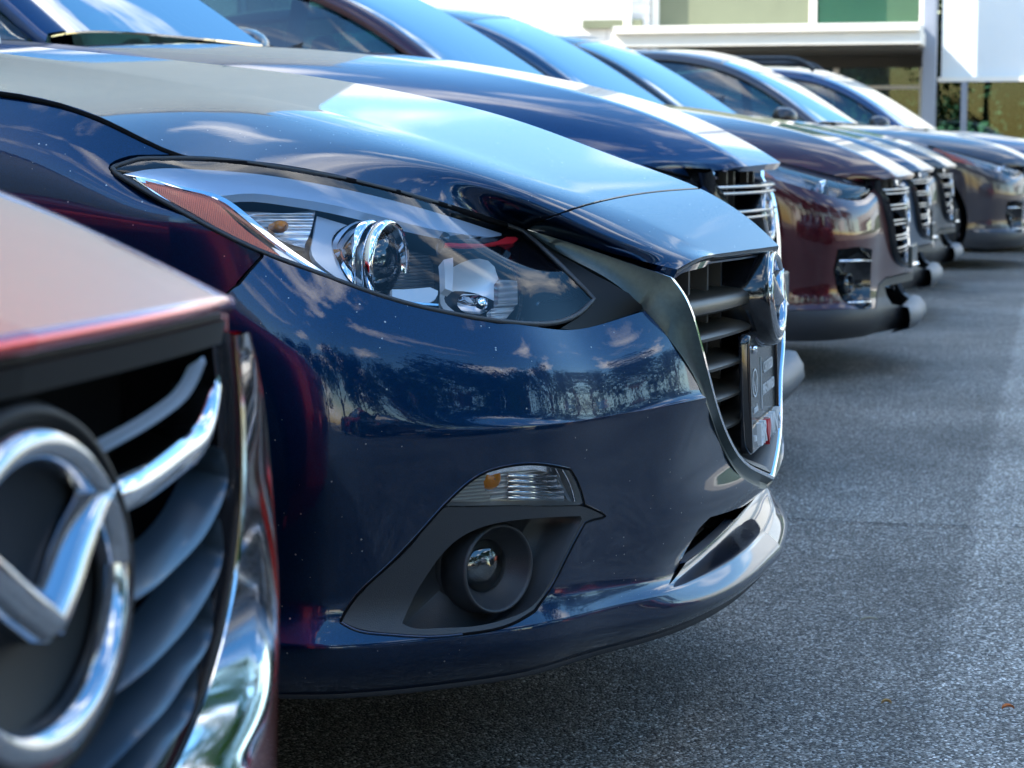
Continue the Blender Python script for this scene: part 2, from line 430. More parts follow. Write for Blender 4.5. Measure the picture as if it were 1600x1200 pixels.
def text_mb(mb, txt, size, origin, right, up, depth=.003, ax=None):
    cu = bpy.data.curves.new('t', 'FONT'); cu.body = txt; cu.size = size; cu.extrude = depth / 2; cu.align_x = 'CENTER'; cu.align_y = 'CENTER'
    cu.offset = size * (.018 if size > .03 else .006)
    ob = bpy.data.objects.new('t', cu); COL.objects.link(ob)
    dg = bpy.context.evaluated_depsgraph_get(); me = ob.evaluated_get(dg).to_mesh()
    R = np.array(right, float); U = np.array(up, float); Nn = np.cross(R, U)
    mb.add([np.array(origin) + R * v.co.x * (ax or 1) + U * v.co.y + Nn * v.co.z for v in me.vertices], [tuple(f.vertices) for f in me.polygons])
    ob.evaluated_get(dg).to_mesh_clear(); bpy.data.objects.remove(ob); bpy.data.curves.remove(cu)

def ray(x, y):
    return FWD + (x - 800) / FPX * RIGHT + (600 - y) / FPX * UP

class Frame:
    """a car's origin on the ground under its nose; measures photo points into the car's coordinates"""
    def __init__(s, X, Y): s.o = np.array([X, Y, 0.0])
    def P(s, x, y, w):            # point at distance w towards the camera from the car's centre line
        d = ray(x, y); t = (s.o[1] - w) / d[1]; p = d * t; return np.array([p[0] - s.o[0], -w, p[2] + H])
    def PF(s, x, y, w):           # the same on the far side, returned mirrored
        q = s.P(x, y, -w); return np.array([q[0], -w, q[2]])
    def L(s, S, pts): return [s.px(S, x, y) for x, y in pts]
    def px(s, S, x, y):
        o = np.array([0, 0, H]) - s.o; return S.cast(o, ray(x, y))

def cl(pts, per=5, breaks=()):   # smooth closed-ish px polyline helper (open curve)
    return [tuple(p) for p in curve(pts, per, breaks)]

# ------------------------------------------------------------------ shared car pieces
def emblem(parent, c, hw, hh, tilt=0.12, mount=True, mm='gloss'):
    """oval ring with two wings meeting in a V, facing forward (+X)"""
    c = np.array(c, float); R = np.array([0, 1.0, 0]); U = np.array([-math.sin(tilt), 0, math.cos(tilt)]); Nn = np.cross(R, U)
    at = lambda a, b, d=0: c + R * a * hw + U * b * hh + Nn * d
    mb = MB(); n = 72; rw = hw * .085
    rows = []
    for k in range(n + 1):
        q = 2 * math.pi * k / n; ce = at(math.cos(q), math.sin(q)); rad = R * math.cos(q) + U * math.sin(q); rad = rad / np.linalg.norm(rad)
        ww = hw * (.062 + .055 * max(0, -math.sin(q)) + .045 * max(0, math.sin(q)))
        prof = [(-1, -.004), (-.95, .003), (-.55, .0065), (0, .0085), (.55, .0065), (.95, .003), (1, -.004)]
        rows.append([ce + rad * (a * ww) + Nn * d * hw / .07 for a, d in prof])
    mb.loft(rows)
    wing = curve([(.88, .57, 0), (.76, .48, .05), (.57, .32, .3), (.35, .11, .6), (.16, -.06, .9), (.0, -.19, 1.0)], 7)
    for sg in (1, -1):
        rows = []; N_ = len(wing)
        for i, (a, b, c_) in enumerate(wing):
            t = wing[min(i + 1, N_ - 1)][:2] - wing[max(i - 1, 0)][:2]; t = t / np.linalg.norm(t); nn = np.array([-t[1], t[0]])
            f = i / (N_ - 1); wd = .025 + .115 * math.sin(min(1, f * 1.8) * math.pi / 2)
            prof = [(-1, -.016), (-.94, .001), (-.1, .0065), (.94, .001), (1, -.016)]
            rows.append([at(sg * (a + nn[0] * k * wd), b + nn[1] * k * wd, (d + c_ * .004 + .003) * hw / .07) for k, d in prof])
        if sg < 0: rows = [r[::-1] for r in rows]
        mb.loft(rows, capends=True)
    em = mb.build('emblem', M['badge_chrome'], parent)
    if mount:
        mb = MB(); pr = [(.0, 0.0), (.0, 1.08), (.006, 1.13), (.012, 1.18), (.011, 1.24), (.003, 1.30), (-.02, 1.34), (-.06, 1.38)]
        rows = [[at(math.cos(2 * math.pi * k / 64) * r, math.sin(2 * math.pi * k / 64) * (r if r < .01 else (r - 0) * 1.0), d - .008) for k in range(64)] for d, r in pr]
        mb.loft(rows, closed=True); mb.build('emblem_mount', M[mm], em)
    return em

def wheel(parent, u, w, r=.35):
    """tyre and alloy rim; the outer side faces -Y"""
    t = MB(); W = .115
    prof = [(-W, r * .62), (-W * 1.02, r * .72), (-W * 1.05, r * .86), (-W * .9, r * .96), (-W * .6, r * .995), (0, r), (W * .6, r * .995), (W * .9, r * .96), (W * 1.05, r * .8), (W, r * .62)]
    sgn = 1 if w > 0 else -1
    c = (u, -w, r)
    t.lathe(c, (0, 1, 0), prof, 56, ref=(1, 0, 0))
    for k in range(56):
        a = 2 * math.pi * k / 56
        t.box(0, 0, 0, 0, 0, 0) if False else None
    tyre = t.build('tyre', M['tyre'], parent)
    rm = MB(); y0 = -sgn * W * .8
    rm.lathe((u, -w, r), (0, -sgn, 0), [(-.08, r * .60), (.0, r * .585), (W * .8, r * .60), (W * .98, r * .65), (W * .98, r * .60), (W * .7, r * .55), (.02, r * .5)], 48, ref=(1, 0, 0))
    rm.lathe((u, -w, r), (0, -sgn, 0), [(W * .85, .001), (W * .85, r * .09), (W * .75, r * .13), (0, r * .14)], 24, ref=(1, 0, 0))
    for k in range(5):
        for dlt in (-.13, .13):
            a = 2 * math.pi * k / 5 + dlt; a2 = 2 * math.pi * k / 5 + dlt * 1.7
            p0 = np.array([u + math.cos(a) * r * .1, -w - sgn * W * .72, r + math.sin(a) * r * .1]); p1 = np.array([u + math.cos(a2) * r * .6, -w - sgn * W * .82, r + math.sin(a2) * r * .6])
            rm.tube([p0, (p0 + p1) / 2 - np.array([0, sgn * .006, 0]), p1], [.018, .014, .017], 8)
    o = rm.build('rim', M['rim'], tyre, autosmooth=40)
    return tyre

def seam(parent, pts, r=.0028, name='door_seam', mat=None):
    mb = MB(); mb.tube(pts, r, 6); return mb.build(name, mat or M['liner'], parent)

CAN_C = [(-1.38, 0, 1.075), (-1.68, 0, 1.275), (-2.0, 0, 1.46), (-2.35, 0, 1.60), (-2.9, 0, 1.665), (-3.5, 0, 1.645), (-4.05, 0, 1.53), (-4.38, 0, 1.25), (-4.52, 0, 1.06)]
CAN_R = [(-1.64, .735, 1.065), (-1.86, .69, 1.235), (-2.13, .645, 1.405), (-2.45, .605, 1.53), (-2.95, .59, 1.595), (-3.5, .585, 1.58), (-4.0, .59, 1.47), (-4.34, .63, 1.22), (-4.46, .66, 1.05)]
SIDE_U = [-.50, -.72, -1.0, -1.35, -1.62, -2.1, -2.7, -3.4, -4.0, -4.35, -4.55]
SIDE_W = [.70, .76, .79, .81, .825, .84, .845, .84, .80, .72, .56]
SIDE_Z = [.83, .90, .95, 1.01, 1.045, 1.055, 1.065, 1.085, 1.09, 1.07, 1.03]

def cabin(root, T, body, rails=False, arch=(-.90, -3.58), rw=.35, wheels=True, mirror_px=None, front_cut=None, door_lines=True, side_pts=None, grp=None):
    """greenhouse, sides, wheels and interior of a car; T maps the template's (u,w,z) to this car's"""
    tt = lambda P: [T(*p) for p in P]
    loc = lambda p: np.array([p[0], -p[1], p[2]])
    rows = []
    C_ = np.array(tt(CAN_C)); R_ = np.array(tt(CAN_R))
    for f, bz in ((0, 0), (.35, .012), (.7, .018), (.9, .012), (1, 0)):
        rows.append([loc(c + (r - c) * f + np.array([0, 0, bz + .0])) for c, r in zip(C_, R_)])
    can = Surf(rows, 6, 10); L = can.nc - 1; Rr = can.nr - 1
    seg = lambda a: a / 8 * L
    e = .6
    ws = panel('windscreen', can, M['windscreen'], root, [(0, 0), (0, seg(2.75)), (Rr - e, seg(2.75)), (Rr - e, 0)], thick=.006)
    rf = panel('roof', can, body, root, [(0, seg(2.8)), (0, seg(6.2)), (Rr, seg(6.2)), (Rr, seg(2.8))], thick=.03)
    panel('rear_window', can, M['window'], root, [(0, seg(6.25)), (0, seg(7.8)), (Rr - e, seg(7.8)), (Rr - e, seg(6.25))], thick=.006)
    # roof rail / pillars: painted band following the canopy's edge
    rail = curve([loc(p) for p in R_], 10); mid = curve([loc(c + (r - c) * .93 + np.array([0, 0, .01])) for c, r in zip(C_, R_)], 10)
    side_n = []
    band = []
    for k, p in enumerate(rail):
        q = mid[k]; out = np.array([0, -1.0, 0])
        band.append([q - np.array([0, 0, .01]), q + np.array([0, 0, .004]), p + np.array([0, -.006, .006]), p + np.array([0, -.022, -.018]), p + np.array([0, -.024, -.040]), p + np.array([0, .0, -.045])])
    mb = MB(); mb.loft(band); mb.loft([[v * np.array([1, -1, 1]) for v in r][::-1] for r in band]); mb.build('pillar', body, root, autosmooth=50)
    # body side
    top = side_pts or [T(u, w, z) for u, w, z in zip(SIDE_U, SIDE_W, SIDE_Z)]
    def side_rows():
        r = []
        wmax = T(-2, .915, .5)[1]
        for dz, wf, zz in ((0, 0, None), (-.035, .55, None), (None, .97, .78), (None, 1, .62), (None, .985, .42), (None, .93, .25)):
            row = []
            for k, p in enumerate(top):
                lim = wmax * float(np.interp(k / (len(top) - 1), [0, .1, .2, .7, .8, .9, 1], [.965, .99, 1, 1, .985, .93, .80]))
                w = p[1] + (lim - p[1]) * wf; z = p[2] + dz if dz is not None else T(-2, 0, zz)[2]
                row.append(np.array([p[0], -w, z]))
            r.append(row)
        return r
    sd_ = Surf(side_rows(), 6, 8)
    holes = []
    rA = rw * 1.12
    for cu in arch:
        ring = []
        for k in range(0, 33):
            a = math.pi * k / 32; ring.append((cu + rA * math.cos(a), rw + rA * math.sin(a)))
        ring += [(cu - rA, .30), (cu + rA, .30)] if False else []
        st = [sd_.side(u, max(z, .26)) for u, z in ring]
        c0 = sd_.side(cu - rA, .26); c1 = sd_.side(cu + rA, .26)
        st = [(sd_.nr - 1.5, c1[1])] + st + [(sd_.nr - 1.5, c0[1])]
        holes.append(st)
    outer = None
    if front_cut: outer = front_cut(sd_)
    panel('side_body', sd_, body, root, outer, holes, thick=.02)
    # wheel arch liners
    for cu in arch:
        mb = MB()
        for sg in (-1, 1):
            rows_ = []
            for k in range(0, 25):
                a = math.pi * k / 24 * 1.2 - .3
                rows_.append([np.array([cu + rA * 1.03 * math.cos(a), sg * yy, rw + rA * 1.03 * math.sin(a)]) for yy in (.86, .55)])
            mb.loft(rows_)
        mb.build('wheel_liner', M['liner'], root)
    mb = MB(); mb.box(-4.3, -.42, -.72, .72, .20, .27); 
    mb.box(-4.45, -.5, -.62, .62, .27, .62); mb.build('underbody', M['liner'], root, smooth=False)
    if wheels:
        for cu in arch:
            for sg in (1, -1): wheel(root, cu, sg * T(-2, .80, 0)[1], rw)
    # side glass
    bel = curve([loc(t_) for t_ in top], 12)
    def belt_at(u): k = int(np.argmin(abs(bel[:, 0] - u))); return bel[k]
    g0 = [];g1 = []; g2 = []
    for p in rail[2:-12:3]:
        b = belt_at(p[0] + .02); t_ = p + np.array([0, -.006, -.038]); g0.append(b + np.array([0, .015, -.005])); g2.append(t_); g1.append((b + t_) / 2 + np.array([0, -.018, 0]))
    gs = Surf([g2, g1, g0], 5, 2)
    panel('side_window', gs, M['window'], root, thick=.004)
    # belt trim, B and C pillars
    mb = MB(); 
    tr = [b + np.array([0, -.004, .002]) for b in g0]; mb.tube(tr, .008, 6)
    mirrored(mb.build('belt_trim', M['gloss'], root))
    for fr in (.36, .70):
        k = int(len(g0) * fr); 
        for sg in (1, -1):
            S_ = np.array([1, sg, 1])
            a = [g2[k] * S_, g1[k] * S_, g0[k] * S_]; b = [q + np.array([-.075, -.003 * sg, 0]) for q in a]; a = [q + np.array([0, -.003 * sg, 0]) for q in a]
            mb = MB(); mb.loft([a, b]); mb.build('door_pillar', M['gloss'], root)
    for fr_u, nm in ((-1.50, 0), (-2.62, 0), (-3.45, 0)):
        if not door_lines: break
        u = T(fr_u, 0, 0)[0]; pts = []
        for z in np.linspace(T(0, 0, 1.02)[2], .36, 10):
            r, c = sd_.side(u + .10 * (z - .7), z); p, n = sd_.ev(r, c); pts.append(p + n * .0005)
        seam(root, pts); seam(root, [p * np.array([1, -1, 1]) for p in pts])
    # interior
    mb = MB(); a = T(-1.45, .66, 1.05); b = T(-2.0, .66, 1.04)
    rows_ = [[np.array([a[0], sg * a[1], a[2] - .01]), np.array([a[0] - .25, sg * a[1], a[2] + .0]), np.array([b[0], sg * a[1], a[2] - .06]), np.array([b[0] + .06, sg * a[1], a[2] - .35])] for sg in np.linspace(-1, 1, 9)]
    mb.loft(rows_); mb.build('dashboard', M['interior'], root)
    for cu in (-2.55, -3.45):
        for sg in (1, -1):
            q = T(cu, .36, 1.0); mb = MB()
            rows_ = []
            for (z, hw_, tk, du) in ((.45, .24, .10, .08), (.7, .26, .09, .04), (.95, .24, .07, 0), (1.12, .19, .06, -.03), (1.17, .06, .03, -.03), (1.20, .11, .05, -.035), (1.28, .13, .055, -.04), (1.34, .11, .04, -.045), (1.36, .02, .02, -.05)):
                zz = T(0, 0, z)[2]; rows_.append([np.array([q[0] + du + math.cos(t_) * tk, sg * q[1] + math.copysign(abs(math.sin(t_)) ** .6, math.sin(t_)) * hw_, zz]) for t_ in np.linspace(0, 2 * math.pi, 16, endpoint=False)])
            mb.loft(rows_, closed=True, capends=True); mb.build('seat', M['seat'], root)
    mb = MB(); mb.box(-4.4, -1.7, -.7, .7, .30, .42); mb.build('cabin_floor', M['interior'], root, smooth=False)
    # rear fascia
    e_ = [sd_.G[i, -1] for i in range(sd_.nr)]
    rows_ = [[p, np.array([p[0] - .05, p[1] * .6, p[2]]), np.array([p[0] - .07, 0, p[2]]), np.array([p[0] - .05, -p[1] * .6, p[2]]), p * np.array([1, -1, 1])] for p in e_]
    mb = MB(); mb.loft(rows_); 
    mb.build('rear_bumper', body, root)
    # mirrors
    for sg in (1, -1):
        c = T(-1.86, .0, 1.10); cy = T(0, .99, 0)[1]
        mb = MB(); rows_ = []
        for t_ in np.linspace(-1, 1, 15):
            rr = max(0.02, (1 - abs(t_) ** 2.6)) ** .5
            rows_.append([np.array([c[0] + (.115 * math.cos(a) if math.cos(a) > 0 else .07 * math.cos(a)) * rr + .012, sg * (-cy + .0) + t_ * .115, c[2] + math.copysign(abs(math.sin(a)) ** .75, math.sin(a)) * .084 * rr + t_ * sg * -.008]) for a in np.linspace(0, 2 * math.pi, 20, endpoint=False)])
        mb.loft(rows_, closed=True, capends=True)
        mi = mb.build('mirror', M['black_paint'] if body is not M['red'] else body, root)
        mb = MB(); mb.tube([(c[0] + .02, -sg * T(0, .86, 0)[1] * 1.0, c[2] - .055), (c[0] + .02, -sg * (cy - .05), c[2] - .05)], [.028, .022], 8, flat=.6); mb.build('mirror_arm', M['plastic'], mi)
    if rails:
        for sg in (1, -1):
            pts = [(-2.45, .50, 1.60), (-2.55, .52, 1.665), (-2.8, .53, 1.70), (-3.3, .53, 1.71), (-3.75, .53, 1.67), (-3.9, .52, 1.60)]
            mb = MB(); mb.tube(curve([np.array([p[0], sg * p[1], p[2]]) for p in pts], 6), .017, 8); mb.build('roof_rail', M['plastic'], root)
    return sd_, can

# ------------------------------------------------------------------ ground, building and yard
def ground():
    mt, n, l, o = newmat('asphalt')
    p = n.new('ShaderNodeBsdfPrincipled'); l.new(p.outputs[0], o.inputs[0]); p.inputs['Specular IOR Level'].default_value = .22
    t = n.new('ShaderNodeTexCoord')
    def vor(sc, feat='F1'):
        v = n.new('ShaderNodeTexVoronoi'); v.inputs['Scale'].default_value = sc; v.feature = feat; l.new(t.outputs['Object'], v.inputs['Vector']); return v
    v1 = vor(250); v2 = vor(105)
    z = n.new('ShaderNodeTexNoise'); z.inputs['Scale'].default_value = 1.3; z.inputs['Detail'].default_value = 10; z.inputs['Roughness'].default_value = .6; l.new(t.outputs['Object'], z.inputs['Vector'])
    r1 = n.new('ShaderNodeValToRGB'); e = r1.color_ramp.elements; e[0].position = 0; e[0].color = (.020, .018, .016, 1); e[1].position = 1; e[1].color = (.70, .66, .60, 1)
    m1 = r1.color_ramp.elements.new(.5); m1.color = (.116, .101, .084, 1); m2 = r1.color_ramp.elements.new(.9); m2.color = (.34, .305, .26, 1)
    sp = n.new('ShaderNodeSeparateColor'); l.new(v1.outputs['Color'], sp.inputs[0]); l.new(sp.outputs[1], r1.inputs['Fac'])
    sp2 = n.new('ShaderNodeSeparateColor'); l.new(v2.outputs['Color'], sp2.inputs[0])
    gt = n.new('ShaderNodeMath'); gt.operation = 'GREATER_THAN'; gt.inputs[1].default_value = .965; l.new(sp2.outputs[0], gt.inputs[0])
    lt = n.new('ShaderNodeMath'); lt.operation = 'LESS_THAN'; lt.inputs[1].default_value = .35; l.new(v2.outputs['Distance'], lt.inputs[0])
    an = n.new('ShaderNodeMath'); an.operation = 'MULTIPLY'; l.new(gt.outputs[0], an.inputs[0]); l.new(lt.outputs[0], an.inputs[1])
    mx1 = n.new('ShaderNodeMix'); mx1.data_type = 'RGBA'; mx1.inputs[7].default_value = (.50, .49, .45, 1); l.new(an.outputs[0], mx1.inputs[0]); l.new(r1.outputs[0], mx1.inputs[6])
    # large tonal patches, and a paler strip in front of the parking bays
    mr = n.new('ShaderNodeMapRange'); mr.inputs['From Min'].default_value = .3; mr.inputs['From Max'].default_value = .7; mr.inputs['To Min'].default_value = .62; mr.inputs['To Max'].default_value = 1.35; l.new(z.outputs['Fac'], mr.inputs['Value'])
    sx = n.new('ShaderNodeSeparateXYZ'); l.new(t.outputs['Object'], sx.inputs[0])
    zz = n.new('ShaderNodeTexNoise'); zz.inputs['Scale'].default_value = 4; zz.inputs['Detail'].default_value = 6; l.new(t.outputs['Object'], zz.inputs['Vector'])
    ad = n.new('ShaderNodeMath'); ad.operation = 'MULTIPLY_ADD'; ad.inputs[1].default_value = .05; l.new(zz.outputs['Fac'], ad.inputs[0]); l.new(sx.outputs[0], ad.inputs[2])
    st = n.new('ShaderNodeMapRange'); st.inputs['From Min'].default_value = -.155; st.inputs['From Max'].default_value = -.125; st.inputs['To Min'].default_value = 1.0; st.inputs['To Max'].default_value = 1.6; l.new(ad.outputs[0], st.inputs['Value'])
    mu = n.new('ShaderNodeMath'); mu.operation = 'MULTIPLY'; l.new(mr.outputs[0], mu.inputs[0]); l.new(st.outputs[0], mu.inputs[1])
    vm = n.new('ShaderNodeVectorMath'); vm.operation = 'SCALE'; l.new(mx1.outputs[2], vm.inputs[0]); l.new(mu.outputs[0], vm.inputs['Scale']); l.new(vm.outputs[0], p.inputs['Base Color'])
    p.inputs['Roughness'].default_value = .62
    b = n.new('ShaderNodeBump'); b.inputs['Strength'].default_value = .9; b.inputs['Distance'].default_value = .0022
    iv = n.new('ShaderNodeMath'); iv.operation = 'SUBTRACT'; iv.inputs[0].default_value = 1; l.new(v1.outputs['Distance'], iv.inputs[1]); l.new(iv.outputs[0], b.inputs['Height']); l.new(b.outputs[0], p.inputs['Normal'])
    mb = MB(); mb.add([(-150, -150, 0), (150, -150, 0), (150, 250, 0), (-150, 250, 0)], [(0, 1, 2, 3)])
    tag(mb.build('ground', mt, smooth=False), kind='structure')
    # crack across the asphalt
    mb = MB(); pts = []; x = -.62; y = 5.04
    rnd = random.Random(3); up_ = []; dn = []
    while x < 4.5:
        w = .0015 + rnd.random() * .0045; up_.append((x, y + w, .004)); dn.append((x, y - w, .004)); x += .03 + rnd.random() * .05; y += rnd.uniform(-.011, .011)
    mb.loft([up_, dn]); tag(mb.build('asphalt_crack', M['liner'], smooth=False), kind='structure')
    # loose grit
    mb = MB()
    for k in range(900):
        d = 1.6 + 9 * rnd.random() ** 1.6; X = rnd.uniform(-.8, 2.2) + d * .0; Y = d; r = rnd.uniform(.0015, .0045)
        c = np.array([X - .1, Y, r * .5]); v = [c + np.array([math.cos(a) * r * rnd.uniform(.7, 1.2), math.sin(a) * r * rnd.uniform(.7, 1.2), 0]) for a in np.linspace(0, 6.283, 6, endpoint=False)]
        v += [c + np.array([0, 0, r * .8])]; mb.add(v, [(i, (i + 1) % 6, 6) for i in range(6)])
    tag(mb.build('gravel_grit', pbr('grit', (.32, .31, .28), .8, var=.5, vscale=8), smooth=False), 'pale loose grit scattered over the dark asphalt', 'grit', kind='stuff')
ground()
def flat_leaf(px, py, ln, wd, col, name, label, cat, rot):
    d = ray(px, py); t = -H / d[2]; c = d * t
    mb = MB(); rows = []
    for k in range(9):
        a = -1 + 2 * k / 8; w = wd * (1 - a * a) ** .6 + .0004
        rows.append([np.array([a * ln, s_ * w, .004 + .004 * abs(s_) + .004 * (1 - a * a)]) for s_ in (-1, -.5, 0, .5, 1)])
    mb.loft(rows); o = mb.build(name, pbr(name + '_mat', col, .7, var=.3, vscale=80)); o.location = (c[0], c[1], 0); o.rotation_euler = (0, 0, rot)
    tag(o, label, cat)
flat_leaf(1575, 1112, .010, .005, (.62, .16, .03), 'dry_leaf', 'small curled orange leaf lying on the pale asphalt at right', 'leaf', .4)
flat_leaf(1385, 1104, .008, .0035, (.55, .33, .12), 'dry_leaf', 'tiny tan leaf scrap on the asphalt beyond the blue car', 'leaf', .2)
flat_leaf(1358, 973, .016, .0012, (.6, .58, .5), 'dry_twig', 'thin pale straw lying on the dark asphalt', 'twig', .3)

def building():
    Y = 38.0
    def WX(x, D): # world X on plane Y=D for photo column x
        d = ray(x, 235); return d[0] / d[1] * D
    def WZ(y, x=1300, D=Y):
        d = ray(x, y); return H + d[2] / d[1] * D
    wall = newmat('painted_brick'); mt, n, l, o = wall
    p = n.new('ShaderNodeBsdfPrincipled'); l.new(p.outputs[0], o.inputs[0]); t = n.new('ShaderNodeTexCoord')
    mpn = n.new('ShaderNodeMapping'); mpn.inputs['Rotation'].default_value = (math.radians(90), 0, 0); l.new(t.outputs['Object'], mpn.inputs[0])
    bk = n.new('ShaderNodeTexBrick'); bk.inputs['Scale'].default_value = 1; bk.inputs['Brick Width'].default_value = .4; bk.inputs['Row Height'].default_value = .2; bk.inputs['Mortar Size'].default_value = .012
    bk.inputs['Color1'].default_value = (.78, .77, .76, 1); bk.inputs['Color2'].default_value = (.72, .71, .71, 1); bk.inputs['Mortar'].default_value = (.55, .54, .54, 1); l.new(mpn.outputs[0], bk.inputs[0])
    l.new(bk.outputs[0], p.inputs['Base Color']); p.inputs['Roughness'].default_value = .8
    white = pbr('white_fascia', (.80, .78, .72), .6, var=.06, vscale=3)
    grey = pbr('grey_column_paint', (.24, .27, .33), .5, var=.08, vscale=2)
    olive = pbr('olive_panel', (.15, .17, .11), .7, var=.15, vscale=2)
    blind = ribbed('window_blinds', (.86, .92, .94), 2, 320, .7, 0, depth=.5)
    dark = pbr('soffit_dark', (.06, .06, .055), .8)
    sg = glass('shop_glass', (.62, .80, .70), 1.45, 0, .0)
    r = empty('showroom_building', (WX(1200, Y), Y, 0)); tag(r, 'long white showroom with glazed front and projecting white canopy', 'building')
    ox = WX(1200, Y)
    def bx(name, mat, x0, x1, y0, y1, z0, z1, b=0):
        mb = MB(); mb.box(x0 - ox, x1 - ox, y0 - Y, y1 - Y, z0, z1, b); return mb.build(name, mat, r, smooth=False)
    xa = WX(1018, Y); xb = WX(1442, Y); xc = WX(1463, Y); zt = WZ(47); zb = WZ(80)
    # left brick wing stands a bit nearer
    bx('brick_wing', mt, -26, xa - .02, Y - .35, Y + 9, 0, 9)
    bx('wall_ledge', olive, WX(918, Y), xa - .10, Y - .47, Y - .353, WZ(46, 960), WZ(33, 960))
    bx('drain_pipe', white, xa - .42, xa - .28, Y - .50, Y - .36, 1.0, 9, .03)
    # canopy with stepped fascia
    bx('canopy', white, xa - .35, xb + .05, Y - 1.9, Y + .2, zb + .02, zt - .12, .01)
    bx('canopy_cap', white, xa - .30, xb + .02, Y - 2.0, Y + .3, zt - .12, zt)
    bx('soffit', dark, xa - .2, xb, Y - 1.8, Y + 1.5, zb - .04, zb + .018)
    # upper storey: olive panel, blinds behind glass, header
    bx('olive_wall_panel', olive, xa + .12, WX(1262, Y), Y, Y + .15, zt + .02, 4.9)
    for x_ in (xa, WX(1262, Y), xb - .1): bx('window_mullion', white, x_, x_ + .12, Y - .05, Y + .17, zt + .004, 4.95)
    bx('blind', blind, WX(1262, Y) + .14, xb - .12, Y + .12, Y + .16, zt + .02, 4.9)
    bx('window_pane', sg, WX(1262, Y) + .13, xb - .11, Y + .02, Y + .04, zt + .02, 4.9)
    bx('parapet', white, xa, 40, Y - .1, Y + 9, 4.95, 9)
    # column
    bx('column', grey, xb, xc, Y - .75, Y - .35, 0, 9, .02)
    # right glazed bay: blinds above, clear below
    zz = WZ(120, 1530)
    bx('blind', blind, xc + .05, 22, Y + .1, Y + .14, zz, 4.9)
    bx('transom', white, xc, 22, Y - .02, Y + .09, zz - .08, zz - .002)
    bx('window_pane', sg, xc + .02, 22, Y + .02, Y + .04, .3, zz - .09)
    for x_ in (WX(1500, Y), 9.9, 13.5, 17): bx('window_mullion', grey, x_, x_ + .10, Y - .03, Y + .085, .3, zz - .09)
    bx('plinth', white, xc, 40, Y - .05, Y + .3, 0, .3)
    # lower glazed bay under the canopy
    bx('window_pane', sg, xa, xb - .1, Y + 1.2, Y + 1.22, .3, WZ(103))
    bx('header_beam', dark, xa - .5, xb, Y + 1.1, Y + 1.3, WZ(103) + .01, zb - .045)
    bx('transom', white, xa, xb - .08, Y + 1.15, Y + 1.19, WZ(137), WZ(131))
    for x_ in (WX(1290, Y), WX(1428, Y)): bx('window_mullion', white, x_, x_ + .1, Y + 1.08, Y + 1.145, .3, WZ(103))
    bx('plinth', white, xa, xb, Y + 1.1, Y + 1.35, 0, .3)
    for px in (1335, 1412):
        mb = MB(); mb.lathe((WX(px, Y + 4) - ox, 4, WZ(101, px, Y + 4)), (0, 0, 1), [(0, .001), (0, .16), (.09, .10), (.16, .02)], 20, ref=(1, 0, 0))
        mb.build('ceiling_lamp', pbr('lamp_glow', (.9, .5, .1), .5, emit=(1, .55, .1), estr=3.5), r)
    # the tall sunlit back wall seen mirrored in the bonnets
    bx('roof_slab', white, xa, 40, Y + .2, Y + 9, 4.6, 4.94)
building()
def hillside():
    mb = MB(); rows = []
    for j in range(9):
        y = 66 + j * 9; rows.append([(x, y, -.3 + (1 - math.cos(min(1, j / 6) * math.pi)) * (4.2 + 1.1 * math.sin(x * .07) + .7 * math.sin(x * .23 + j))) for x in range(-120, 121, 4)])
    mb.loft(rows); tag(mb.build('hill', pbr('hill_grass', (.022, .055, .016), .9, var=.7, vscale=.6)), kind='structure')
hillside()
def shade_building():  # added hall, placed and sized to keep the sun off the parked row
    r = empty('added_shade_hall', (-7.6, 0, 0)); tag(r, 'tall brick hall added close behind the parked cars to shade them', 'building')
    br = bpy.data.materials['painted_brick'].copy(); br.name = 'added_hall_brick'; bn = [q for q in br.node_tree.nodes if q.type == 'TEX_BRICK'][0]; bn.inputs['Color1'].default_value = (.82, .74, .62, 1); bn.inputs['Color2'].default_value = (.78, .70, .58, 1); bn.inputs['Mortar'].default_value = (.79, .71, .59, 1)
    mb = MB(); mb.box(-12, 0, -24, 25, 0, 12.2); mb.build('wall', br, r, smooth=False)
    mb = MB(); mb.box(-12.2, .18, -24.2, 25.2, 12.2, 12.5); mb.build('coping', pbr('coping_stone', (.5, .49, .47), .7, var=.1, vscale=3), r, smooth=False)
    for k in range(9):
        y = -21 + k * 5.2; mb = MB(); mb.box(.002, .05, y - .9, y + .9, 1.6, 3.4, .01); f = mb.build('window', pbr('window_frame_paint', (.35, .36, .38), .5), r, smooth=False)
        mb = MB(); mb.box(.052, .06, y - .8, y + .8, 1.7, 3.3); mb.build('pane', M['gloss'], f, smooth=False)
shade_building()

def leafmat(name, c, tr=.5):
    mt, n, l, o = newmat(name); d = n.new('ShaderNodeBsdfDiffuse'); t = n.new('ShaderNodeBsdfTranslucent'); ms = n.new('ShaderNodeMixShader'); ms.inputs[0].default_value = tr
    ti = n.new('ShaderNodeTexCoord'); z = n.new('ShaderNodeTexNoise'); z.inputs['Scale'].default_value = 1.5; l.new(ti.outputs['Object'], z.inputs['Vector'])
    mm = n.new('ShaderNodeMix'); mm.data_type = 'RGBA'; mm.inputs[6].default_value = (*[q * .5 for q in c], 1); mm.inputs[7].default_value = (*[q * 1.4 for q in c], 1); l.new(z.outputs['Fac'], mm.inputs[0])
    l.new(mm.outputs[2], d.inputs[0]); l.new(mm.outputs[2], t.inputs[0]); l.new(d.outputs[0], ms.inputs[1]); l.new(t.outputs[0], ms.inputs[2]); l.new(ms.outputs[0], o.inputs[0]); return mt
